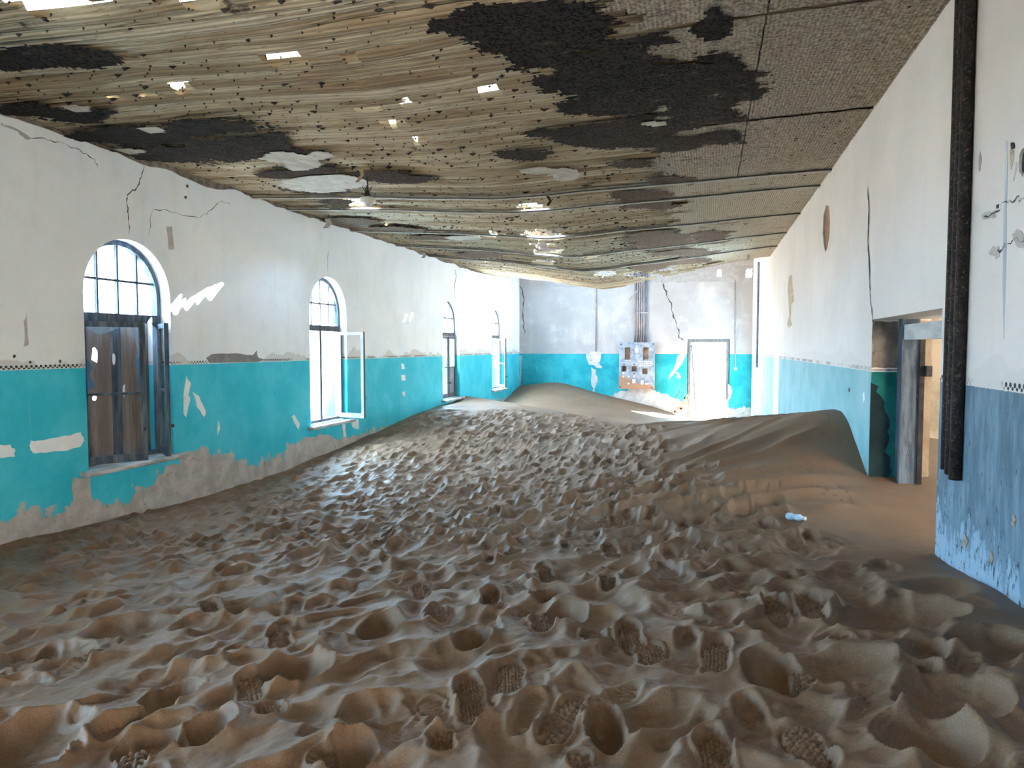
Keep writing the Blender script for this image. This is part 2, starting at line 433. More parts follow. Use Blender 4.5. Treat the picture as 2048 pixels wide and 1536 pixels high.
D2 = (4.47, 6.21, 2.28)            # near doorway in the right wall: y0, y1, top
D3 = (13.62, 14.66, 2.31)
D4 = (19.55, 20.75, 2.36)
def rect(a0, a1, b0, b1): return [(a0, b0), (a1, b0), (a1, b1), (a0, b1)]
def ragged_rect(a0, a1, b0, b1, j, seed):
    r = random.Random(seed); pts = []
    for (p, q) in [((a0, b0), (a1, b0)), ((a1, b0), (a1, b1)), ((a1, b1), (a0, b1)), ((a0, b1), (a0, b0))]:
        for k in range(6): pts.append((p[0] + (q[0] - p[0]) * k / 6 + r.uniform(-j, j), p[1] + (q[1] - p[1]) * k / 6 + r.uniform(-j, j)))
    return pts
def blob(c, ra, rb, n=18, j=0.15, seed=1, tilt=0.0):
    r = random.Random(seed); out = []
    for k in range(n):
        a = 2 * math.pi * k / n; q = 1 + r.uniform(-j, j)
        x, y = ra * q * math.cos(a), rb * q * math.sin(a)
        out.append((c[0] + x * math.cos(tilt) - y * math.sin(tilt), c[1] + x * math.sin(tilt) + y * math.cos(tilt)))
    return out
ov = [pxR(u, v) for u, v in [(1652, 410), (1658, 412), (1660, 440), (1659, 470), (1655, 495), (1651, 505), (1648, 494), (1645, 465), (1647, 430)]]
oval_hole = ov
hole_a = blob(pxR(2030, 292), 0.035, 0.055, 12, 0.2, 5)
hole_b = blob(pxR(2046, 322), 0.04, 0.06, 12, 0.2, 6)
hole_c = blob(pxR(2025, 290), 0.0, 0.0, 3, 0, 1)
hole_d = blob(pxR(1960, 323), 0.022, 0.05, 12, 0.15, 8)
wr_holes = [rect(-4.6, -1.4, 0.2, 3.0), rect(*D2[:2], -0.2, D2[2]), rect(*D3[:2], -0.2, D3[2]), rect(*D4[:2], -0.2, D4[2]), oval_hole, hole_b, hole_d]  # first one: unseen opening added behind the viewer to let fill light in
wr = MB().prism(fn_right, [(YB, -0.4), (YF + 0.4, -0.4), (YF + 0.4, ZROOF), (YB, ZROOF)], wr_holes, 0.42)
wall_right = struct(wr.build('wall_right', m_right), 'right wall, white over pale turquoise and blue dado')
for nm, hl, mt in (('hole_backing', oval_hole, m_brick), ('hole_backing', hole_b, m_black), ('hole_backing', hole_d, m_black)):
    a = [q[0] for q in hl]; b = [q[1] for q in hl]
    MB().box((XR + (0.016 if mt is m_brick else 0.012), min(a) - 0.03, min(b) - 0.03), (XR + 0.30, max(a) + 0.03, max(b) + 0.03)).build(nm, mt, wall_right)

DF = (-0.50, 0.64, 2.29)           # far door
brk = [pxF(u, v) for u, v in [(1375, 788), (1368, 800), (1364, 803), (1359, 810), (1354, 815), (1351, 823), (1346, 828), (1346, 842), (1362, 850)]]
far_hole = [(DF[0], -0.2)] + [(DF[1], -0.2), (DF[1], DF[2]), (DF[0], DF[2])] + [q for q in brk[:-1]] + [(brk[-2][0], -0.2)]
h1 = ragged_rect(*[0.28, 0.40, 4.10, 4.30], 0.015, 3)
h2 = ragged_rect(*[1.07, 1.24, 4.06, 4.30], 0.015, 4)
cr_holes = []
wf = MB().prism(fn_far, [(XL - 0.4, -0.4), (XR + 0.42, -0.4), (XR + 0.42, ZROOF), (XL - 0.4, ZROOF)], [far_hole, h1, h2], 0.40)
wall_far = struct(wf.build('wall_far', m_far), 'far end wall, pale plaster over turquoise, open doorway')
# brickwork of the gable above the ledge line, whitewashed
br = MB()
m_whitewash = simple('whitewashed_brick', (0.36, 0.355, 0.35), (0.44, 0.43, 0.42), 10)
brick_me = None
for r_ in range(9):
    z0 = 3.975 + r_ * 0.085
    x = -1.2 + (0.12 if r_ % 2 else 0.0)
    while x < XR - 0.05:
        x1 = min(x + 0.235, XR)
        if not ((0.2 < x1 and x < 0.48 and z0 < 4.33 and z0 > 4.02) or (1.0 < x1 and z0 < 4.33 and z0 > 4.0)):
            b = MB().box((x, YF - 0.018 - random.random() * 0.008, z0), (x1 - 0.012, YF + 0.01, z0 + 0.073)).build('brick', m_whitewash, wall_far)
        x += 0.247
MB().box((XL, YF - 0.035, 3.935), (XR, YF + 0.01, 3.97)).build('ledge', m_whitewash, wall_far)
# broken brick lumps at the foot of the far door
for i, (u, v, sx, sz) in enumerate([(1367, 807, .16, .12), (1359, 816, .18, .10), (1351, 824, .12, .10), (1371, 797, .10, .12), (1364, 818, .14, .08)]):
    c = pxF(u, v)
    MB().prism(fn_far, blob(c, sx / 2, sz / 2, 9, 0.22, 20 + i), (), 0.22).build('broken_brick', m_brick, wall_far)

wb = MB().prism(lambda a, b, d: (a, YB - d, b), [(XL - 0.4, -0.4), (XR + 0.42, -0.4), (XR + 0.42, ZROOF), (XL - 0.4, ZROOF)], (), 0.40)
struct(wb.build('wall_rear', m_far), 'rear wall behind the viewer')
struct(MB().box((XR + 0.43, YB, -0.3), (6.1, 6.9, -0.02)).build('floor_bounce', simple('bounce_floor', (0.46, 0.41, 0.36), (0.54, 0.49, 0.43), 3)), 'unseen pale floor added to bounce light through the rear opening')  # pale floor added out of view to bounce warm light inside
floor = struct(MB().box((XL - 0.4, YB - 0.4, -0.3), (XR + 0.42, YF + 0.4, -0.02)).build('floor', m_concrete), 'concrete floor under the sand')

# adjoining rooms: seen brown wall; roofs, partition and tall walls added to shape light
wa = MB().box((XR + 0.42, 6.95, -0.3), (6.4, 7.3, 4.6)).build('wall_annex', m_annex)
struct(wa, 'bare brown wall of the next room, seen through the near doorway')
wc = MB().box((4.2, 7.3, -0.3), (4.5, YF + 0.4, 5.9)).build('wall_sun_block', m_annex); struct(wc, 'unseen tall wall added to block sun from the side openings')
struct(MB().box((XR + 0.42, 2.7, 3.4), (5.2, 6.95, 3.55)).build('ceiling_light_block', m_annex), 'unseen roof part added to dim the next room')
struct(MB().box((XR + 0.42, YB, 3.4), (4.2, 2.7, 3.55)).build('ceiling_light_block_rear', m_annex), 'unseen roof part added to weaken light from the rear opening')
struct(MB().box((XR + 0.42, 7.3, 3.4), (4.2, YF, 3.55)).build('ceiling_light_block_side', m_annex), 'unseen roof added to keep the side openings dark')
struct(MB().box((XR + 0.42, YF, -0.3), (4.5, YF + 0.4, 6.6)).build('wall_sun_block_end', m_annex), 'unseen tall end wall added to block sun')
struct(MB().box((XR + 0.42, 2.7, -0.3), (6.1, 2.9, 3.4)).build('wall_light_block', m_annex), 'unseen partition added to shape light in the next room')
struct(MB().box((6.1, YB, -0.3), (6.4, 6.95, 3.4)).build('wall_annex_side', m_annex), 'outer wall of the next room')
struct(MB().box((XR + 0.42, YB, -0.3), (6.1, YB + .3, 3.4)).build('wall_annex_rear', m_annex), 'rear wall of the next room')

# portals at the openings
for y in WIN_Y: portal('sky_portal', (XL - 0.42, y + WIN_W / 2, (SILL + WIN_TOP) / 2), (0, -math.pi / 2, 0), WIN_TOP - SILL, WIN_W)
portal('sky_portal', (0.07, YF + 0.42, 1.2), (-math.pi / 2, 0, 0), 1.4, 2.4)

# ------------------------------------------------------------------ roof with missing sheets
roof = struct(empty('roof', (0, 0, ZROOF)), 'rusted roof sheets with some missing')
sheet_me = MB()
SW, SL = 0.86, 1.9
prof = [(k * SW / 24, 0.018 * math.cos(k * math.pi)) for k in range(25)]
for a, zz in prof: sheet_me.v += [(0, a, zz), (SL, a, zz)]
for k in range(24): sheet_me.f.append((2 * k, 2 * k + 1, 2 * k + 3, 2 * k + 2))
HOLES = [  # openings through the lath, as seen: u, v, half width, half height
    (130, 17, 105, 13), (385, 4, 70, 7), (575, 126, 48, 7), (703, 113, 17, 8), (742, 222, 22, 4), (822, 212, 18, 4), (786, 249, 17, 4),
    (902, 191, 14, 3), (962, 184, 42, 5), (838, 281, 8, 3), (1062, 414, 24, 3), (716, 405, 17, 8), (1085, 472, 38, 9),
    (1085, 491, 30, 3), (1098, 503, 32, 4), (1090, 525, 24, 4), (1175, 514, 22, 4), (1212, 549, 22, 6), (1285, 553, 42, 5), (1330, 541, 28, 5),
    (368, 179, 19, 3), (299, 197, 13, 3), (232, 200, 9, 3), (1085, 128, 32, 4), (1048, 136, 12, 3), (1095, 133, 14, 4),
    (1365, 113, 62, 4), (1340, 102, 20, 3), (985, 471, 30, 2)]
SUN_SPOTS = [(492, 533, 6, 4), (613, 557, 5, 5), (814, 632, 14, 4), (826, 625, 12, 4), (722, 688, 8, 4)]
keep_open = []
for (u, v, a, b) in HOLES:
    p = onZ(u, v, 3.95); q = EYE + (p - EYE) * ((ZROOF - EYE[2]) / (p[2] - EYE[2]))
    if a * b > 130 or (u, v) in ((716, 405), (742, 222), (822, 212), (786, 249), (703, 113), (1085, 491)): keep_open.append((q[0], q[1], 0.1))
SPOT_CEIL = []
for (u, v, a, b) in SUN_SPOTS:
    p = onX(u, v, XL)
    t4 = (3.93 - p[2]) / 0.64; SPOT_CEIL.append((p[0] + 0.60 * t4, p[1] + 0.75 * t4, 0.035 + a * 0.002, 0.03 + b * 0.004))
    t5 = (ZROOF - p[2]) / 0.64; keep_open.append((p[0] + 0.60 * t5, p[1] + 0.75 * t5, 0.02))
SKYHOLE = [(-3.60, -3.16, 18.72, 19.45), (-3.60, -3.16, 19.62, 20.30)]
nx = int((XR + 0.8 - XL) / SL) + 1
y = YB
while y < YF - 0.05:
    for i in range(nx):
        x = XL - 0.3 + i * (SL - 0.1)
        x1 = x + SL
        if any(x - r < hx < x1 + r and y - r < hy < y + SW + r for hx, hy, r in keep_open): continue
        if any(h[0] < x1 and h[1] > x and h[2] < y + SW and h[3] > y for h in SKYHOLE): continue
        me = bpy.data.meshes.get('roof_sheet')
        if me is None:
            o = sheet_me.build('roof_sheet', m_roof)
        else: o = link('roof_sheet', me)
        o.location = (x, y, 0.002 * (i % 2)); o.parent = roof
    y += SW - 0.05
# sheets around the sunlit opening, cut to fit
for (x0, x1, y0, y1) in [(XL - .3, -3.60, 18.3, 20.9), (-3.16, -1.6, 18.3, 20.9), (-3.60, -3.16, 19.45, 19.62), (-3.60, -3.16, 18.3, 18.72), (-3.60, -3.16, 20.30, 20.9)]:
    MB().box((x0, y0, ZROOF + 0.02), (x1, y1, ZROOF + 0.03)).build('roof_sheet', m_roof, roof)
for x in np.arange(XL + 0.6, XR, 1.15):
    MB().box((x - 0.05, YB, ZROOF - 0.20), (x + 0.05, YF, ZROOF - 0.04)).build('rafter', m_rafter, roof)

# ------------------------------------------------------------------ ceiling
EDGE = [onY(u, v, Y) for u, v, Y in [(1010, 553, 18), (1040, 556, 17.8), (1100, 562, 17.5), (1150, 571, 17.2), (1205, 579, 17), (1250, 573, 16.9), (1290, 563, 16.8), (1340, 553, 16.6), (1400, 540, 16.4), (1470, 524, 16.2), (1530, 512, 16)]]
ex = np.array([XL] + [e[0] for e in EDGE] + [XR]); ez = np.array([0.0] + [ZC - e[2] for e in EDGE] + [0.0]); ey = np.array([18.2] + [e[1] for e in EDGE] + [15.95])
def sagx(X): return np.interp(X, ex, ez)
def yend(X): return np.interp(X, ex, ey)
def zc(X, Y):
    t = np.interp(Y, [-4, 2, 5, 8, 11, 14, 17, 18.5], [0.05, 0.10, 0.16, 0.26, 0.42, 0.68, 1.0, 1.08])
    return ZC - sagx(X) * t - 0.02 * (fbm(np.asarray(X) * 0.9, np.asarray(Y) * 0.9, 3, 3) - 0.5)
ceiling = struct(empty('ceiling', (0, 0, ZC)), 'sagging lath ceiling with torn plaster and black mesh')

def in_holes(u, v, grow=0.0):
    k = np.zeros(np.shape(u), bool)
    for (a, b, ra, rb) in HOLES: k |= ((u - a) / (ra + grow)) ** 2 + ((v - b) / (rb + grow)) ** 2 < 1
    return k
PITCH_L = 0.115
ys = np.arange(-2.0, 18.3, PITCH_L)
NSEG = 120
for i, y0 in enumerate(ys):
    xs = np.linspace(XL - 0.02, XR + 0.02, NSEG + 1)
    yw = y0 + 0.030 * (fbm(xs * 0.5, np.full_like(xs, i * 3.1), 2, 5) - 0.5) + 0.02 * (xs - XL) / 6.9
    amp = 0.014 + 0.040 * (random.random() ** 2)
    dz = amp * (fbm(xs * 0.8, np.full_like(xs, i * 1.7), 3, 9) - 0.5) * 2 - 0.010 * random.random()
    tilt = 0.012 * (random.random() - 0.5) + 0.02 * (fbm(xs * 0.6, np.full_like(xs, i * 2.3), 2, 11) - 0.5)
    wd = PITCH_L * (1.36 + 0.06 * random.random())
    offs = np.array([-0.5, -0.31, 0.0, 0.31, 0.5]); rise = np.array([0.060, 0.014, 0.0, 0.008, 0.052])
    V = np.zeros((NSEG + 1, 5, 3))
    for j in range(5):
        Y = yw + offs[j] * wd
        V[:, j, 0] = xs; V[:, j, 1] = Y; V[:, j, 2] = zc(xs, Y) + dz + rise[j] + tilt * offs[j] * 2
    xm = (xs[1:] + xs[:-1]) / 2; ym = (yw[1:] + yw[:-1]) / 2; zm = (V[1:, 2, 2] + V[:-1, 2, 2]) / 2
    pu, pv = proj(xm, ym, zm)
    drop = in_holes(pu, pv, float(np.interp(y0, [3, 6, 9, 13], [8, 5.5, 2.5, 1.0]))) | (ym > yend(xm) + 0.15 * (vnoise(xm * 4, np.full_like(xm, i * .9), 2) - 0.5))
    for (sx, sy, ra, rb) in SPOT_CEIL: drop |= (np.abs(xm - sx) < ra) & (np.abs(ym - sy) < max(rb, PITCH_L * 0.55))
    if drop.all(): continue
    fc = []
    for k in range(NSEG):
        if drop[k]: continue
        for j in range(4): fc.append((k * 5 + j, (k + 1) * 5 + j, (k + 1) * 5 + j + 1, k * 5 + j + 1))
    o = mesh('lath_strip', V.reshape(-1, 3), fc, m_lath, None, True)
    bm = bmesh.new(); bm.from_mesh(o.data)
    bmesh.ops.delete(bm, geom=[q for q in bm.verts if not q.link_faces], context='VERTS')
    bm.to_mesh(o.data); bm.free()
    adopt(o, ceiling)

def sheet(name, mat, x0, x1, y0, y1, step, keep, drop, rough=0.0, parent=None, seed=0):
    """a thin ragged sheet hanging just under the lath, faces kept where keep(X, Y) holds"""
    xs = np.arange(x0, x1 + step, step); yy = np.arange(y0, y1 + step, step)
    if len(xs) < 2 or len(yy) < 2: return None
    X, Y = np.meshgrid(xs, yy, indexing='ij')
    Z = zc(X, Y) - drop - rough * (fbm(X * 9, Y * 9, 3, seed) - 0.3)
    X2 = X + 0.35 * step * (vnoise(X * 31, Y * 31, 1) - 0.5); Y2 = Y + 0.35 * step * (vnoise(X * 29, Y * 37, 2) - 0.5)
    xm = (X[1:, 1:] + X[:-1, :-1]) / 2; ym = (Y[1:, 1:] + Y[:-1, :-1]) / 2
    K = keep(xm, ym) & (ym < yend(xm))
    if not K.any(): return None
    n = X.shape[1]
    ii, jj = np.nonzero(K)
    fc = [(i * n + j, (i + 1) * n + j, (i + 1) * n + j + 1, i * n + j + 1) for i, j in zip(ii.tolist(), jj.tolist())]
    o = mesh(name, np.stack([X2, Y2, Z], -1).reshape(-1, 3), fc, mat, None, True)
    bm = bmesh.new(); bm.from_mesh(o.data)
    bmesh.ops.delete(bm, geom=[q for q in bm.verts if not q.link_faces], context='VERTS')
    bm.to_mesh(o.data); bm.free()
    adopt(o, parent or ceiling)
    return o

# stippled plaster panels still attached on the right side, seams between them
BAT = [8.35, 9.13, 10.95, 12.7, 14.3]                       # battens across the room (y at the right wall)
def bat_y(y0, X): return y0 - 0.055 * (XR - X) + 0.0
BLACK = [  # blackened mesh: u, v, half width, half height
    (1090, 45, 200, 52), (1010, 20, 110, 30), (1430, 25, 45, 40), (1190, 135, 150, 45), (1330, 150, 170, 38), (1070, 95, 70, 30), (1240, 200, 130, 28), (1400, 205, 100, 25),
    (1180, 165, 110, 30), (1440, 120, 55, 30), (1480, 170, 45, 25),
    (1190, 262, 110, 24), (1290, 245, 90, 18), (1050, 303, 75, 14), (1330, 275, 100, 16), (1260, 320, 50, 10), (1440, 270, 60, 14),
    (1300, 395, 55, 22), (1345, 352, 60, 12), (1245, 380, 30, 10), (1330, 478, 75, 24), (1420, 470, 45, 22), (1375, 500, 60, 10),
    (80, 96, 95, 26), (190, 108, 60, 18), (20, 110, 60, 18), (150, 225, 90, 20), (260, 262, 130, 26), (420, 245, 110, 22), (350, 300, 90, 20), (470, 285, 130, 26), (560, 300, 70, 14), (60, 212, 70, 14),
    (620, 335, 60, 12), (800, 352, 60, 10), (760, 345, 60, 10), (560, 340, 60, 10), (640, 375, 60, 9), (680, 403, 40, 9), (700, 440, 60, 9), (790, 455, 60, 7), (860, 470, 50, 7), (960, 505, 50, 9), (1290, 530, 40, 8), (1380, 518, 50, 8)]
PALE = [(640, 358, 92, 20), (570, 304, 62, 15), (600, 320, 40, 12), (1075, 332, 40, 8), (1130, 340, 34, 14), (1310, 236, 30, 6), (150, 205, 40, 8), (300, 248, 35, 8), (930, 470, 40, 6), (250, 293, 40, 6), (640, 300, 35, 9)]
def ell(lst, X, Y, jit, seed, fx=1.6, fy=4.0):
    u, v = proj(X, Y, zc(X, Y))
    k = np.full(np.shape(X), -9.0)
    for (a, b, ra, rb) in lst: k = np.maximum(k, 1 - np.sqrt(((u - a) / ra) ** 2 + ((v - b) / rb) ** 2))
    return k + jit * (fbm(X * fx, Y * fy, 5, seed) - 0.5)
def black_keep(X, Y):
    k = ell(BLACK, X, Y, 1.5, 21)
    return k + 0.55 * (fbm(X * 9, Y * 24, 4, 23) - 0.5) + 0.35 * (fbm(X * 30, Y * 40, 2, 24) - 0.5) > 0.06
XSEAM = [-0.62, 0.30, XR - 0.015]
YSEG = [-1.0, 2.2, 4.35, 6.3] + BAT + [15.9]
def plaster_edge(X, Y): return X - np.interp(Y, [0, 2, 3.5, 5, 6.5, 8, 9, 11, 13, 16], [-0.7, -0.95, -0.7, -0.45, -0.55, -0.55, -0.35, -0.6, -0.3, 0.2]) + 1.1 * (fbm(X * 0.8, Y * 2.6, 5, 31) - 0.5)
for a in range(len(YSEG) - 1):
    for b in range(3):
        x0 = [-1.7, XSEAM[0] + 0.012, XSEAM[1] + 0.012][b]; x1 = XSEAM[b]
        st = 0.026 if YSEG[a] < 8 else 0.04
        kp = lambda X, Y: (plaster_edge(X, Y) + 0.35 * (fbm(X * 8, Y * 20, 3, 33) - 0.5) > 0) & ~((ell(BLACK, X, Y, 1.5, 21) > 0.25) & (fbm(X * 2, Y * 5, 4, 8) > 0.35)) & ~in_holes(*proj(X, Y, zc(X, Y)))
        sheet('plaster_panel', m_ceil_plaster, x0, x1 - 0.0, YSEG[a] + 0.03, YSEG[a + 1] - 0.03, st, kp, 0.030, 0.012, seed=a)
# black mesh in bays
for a in range(len(YSEG) - 1):
    for (x0, x1) in [(XL, -3.6), (-3.6, -1.6), (-1.6, -0.1), (-0.1, XR)]:
        st = 0.021 if YSEG[a] < 8 else 0.032
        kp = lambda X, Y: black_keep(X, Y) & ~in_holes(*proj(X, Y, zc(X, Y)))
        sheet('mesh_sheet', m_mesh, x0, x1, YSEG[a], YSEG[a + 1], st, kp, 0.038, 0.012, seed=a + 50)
for (u, v, ra, rb) in PALE:
    p = onZ(u, v, 3.93); q = [onZ(u + s * ra, v, 3.93) for s in (-1.3, 1.3)]; r_ = [onZ(u, v + s * rb, 3.93) for s in (-1.3, 1.3)]
    x0, x1 = sorted((q[0][0], q[1][0])); y0, y1 = sorted((r_[0][1], r_[1][1]))
    kp = lambda X, Y, E=(u, v, ra, rb): ell([E], X, Y, 0.9, 71) > 0.1
    sheet('plaster_remnant', m_pale_plaster, max(x0, XL), min(x1, XR), y0 - 0.2, y1 + 0.2, 0.04, kp, 0.048, 0.006)
# battens across
for k, y0 in enumerate(BAT):
    xs = np.linspace(XL, XR, 60)
    Yb = np.array([bat_y(y0, x) for x in xs]) + 0.015 * (fbm(xs * 0.7, xs * 0 + k, 2, 4) - 0.5)
    Zb = zc(xs, Yb) - 0.03
    m = MB()
    V = []; Fc = []
    for i in range(60):
        V += [(xs[i], Yb[i] - 0.028, Zb[i] + 0.02), (xs[i], Yb[i] - 0.028, Zb[i] - 0.02), (xs[i], Yb[i] + 0.028, Zb[i] - 0.02), (xs[i], Yb[i] + 0.028, Zb[i] + 0.02)]
    for i in range(59):
        for j in range(3): Fc.append((i * 4 + j, i * 4 + 4 + j, i * 4 + 5 + j, i * 4 + 1 + j))
    m.add(V, Fc).build('batten', m_pale_plaster, ceiling)
    m = MB(); V = [(x, y_, z_ + 0.1) for x, y_, z_ in V]
    V2 = []
    for i in range(60):
        V2 += [(xs[i], Yb[i] - 0.075, Zb[i] - 0.012), (xs[i], Yb[i] - 0.028, Zb[i] - 0.012)]
    m.add(V2, [(2 * i, 2 * i + 2, 2 * i + 3, 2 * i + 1) for i in range(59)]).build('shadow_gap', m_tuft, ceiling)  # dark strip standing in for the shadow gap beside the batten
# dark tufts of plaster key poking through the lath: too many to count
tv = []; tf = []
for i, y0 in enumerate(ys):
    if y0 < 1.5 or y0 > 16: continue
    for r_ in (0.25, 0.72):
        x = XL + random.random() * 0.2
        while x < XR - 0.1:
            x += 0.17 + random.random() * 0.12
            Y = y0 + (r_ - 0.5) * PITCH_L + random.uniform(-0.012, 0.012)
            if Y > yend(x): continue
            if random.random() < 0.25 or (plaster_edge(np.array([x]), np.array([Y]))[0] > 0 and random.random() < 0.45): continue
            pu, pv = proj(x, Y, 3.95)
            if in_holes(np.array([pu]), np.array([pv]))[0]: continue
            big = random.random() ** 6
            rx, ry, rz = 0.010 + 0.036 * big, 0.006 + 0.020 * big, 0.006 + 0.004 * big
            z = float(zc(x, Y)) - 0.006 - (0.026 if plaster_edge(np.array([x]), np.array([Y]))[0] > 0 else 0)
            n = len(tv); a0 = random.random() * 6
            for k in range(5):
                a = a0 + 2 * math.pi * k / 5; q = random.uniform(0.6, 1.3)
                tv.append((x + rx * q * math.cos(a), Y + ry * q * math.sin(a), z + 0.012))
            tv.append((x + random.uniform(-.5, .5) * rx, Y, z - rz))
            tf += [(n + k, n + (k + 1) % 5, n + 5) for k in range(5)]
tuft = mesh('plaster_tufts', tv, tf, m_tuft)
adopt(tuft, ceiling); tuft['kind'] = 'stuff'
# torn strips hanging from the ceiling
def hanging(u, v, u2, v2, z, wd, mat):
    p = onZ(u, v, z); d = math.sqrt(sum((p - EYE) ** 2)); q = EYE + ray(u2, v2) / np.linalg.norm(ray(u2, v2)) * d
    m = MB(); q = np.array([p[0] + (q[0] - p[0]), p[1], q[2]])
    mid = (p + q) / 2 + np.array([0.03, 0.02, 0])
    for A, B in ((p, mid), (mid, q)):
        m.box((0, 0, 0), (1, 1, 1), lambda x, y_, z_, A=A, B=B: tuple(A + (B - A) * z_ + np.array([(x - .5) * wd, (y_ - .5) * 0.012, 0])))
    m.build('hanging_lath', mat, ceiling)
for a in [(722, 335, 715, 365, 3.9, .035, m_lath), (1095, 392, 1096, 412, 3.75, .03, m_tuft), (655, 437, 652, 456, 3.95, .09, m_plaster), (847, 505, 846, 516, 3.95, .07, m_plaster),
          (1494, 507, 1495, 522, 3.95, .05, m_pale_plaster), (912, 540, 913, 556, 3.98, .06, m_stain), (1040, 572, 1047, 590, 3.95, .02, m_crack), (100, 85, 100, 98, 3.96, .008, m_stain)]:
    hanging(*a)
# ragged plaster edge along the tops of both side walls
def edge_strip(fn, y0, y1, seed, parent, z_mid, amp, sgn):
    n = 150; pts = []
    for k in range(n + 1):
        yy = y0 + (y1 - y0) * k / n
        pts.append((yy, z_mid - amp * (float(fbm(yy * 1.7, seed, 5, seed)) - 0.25) * 2))
    outer = pts + [(y1, z_mid + 0.12), (y0, z_mid + 0.12)]
    MB().prism(lambda a, b, d: fn(a, b, -0.006 + d), outer, (), 0.012).build('ragged_edge', m_edge, parent)
edge_strip(fn_left, 2.0, 17.9, 3, wall_left, 4.0, 0.075, 1)
edge_strip(fn_right, 2.0, 15.8, 6, wall_right, 4.005, 0.035, -1)

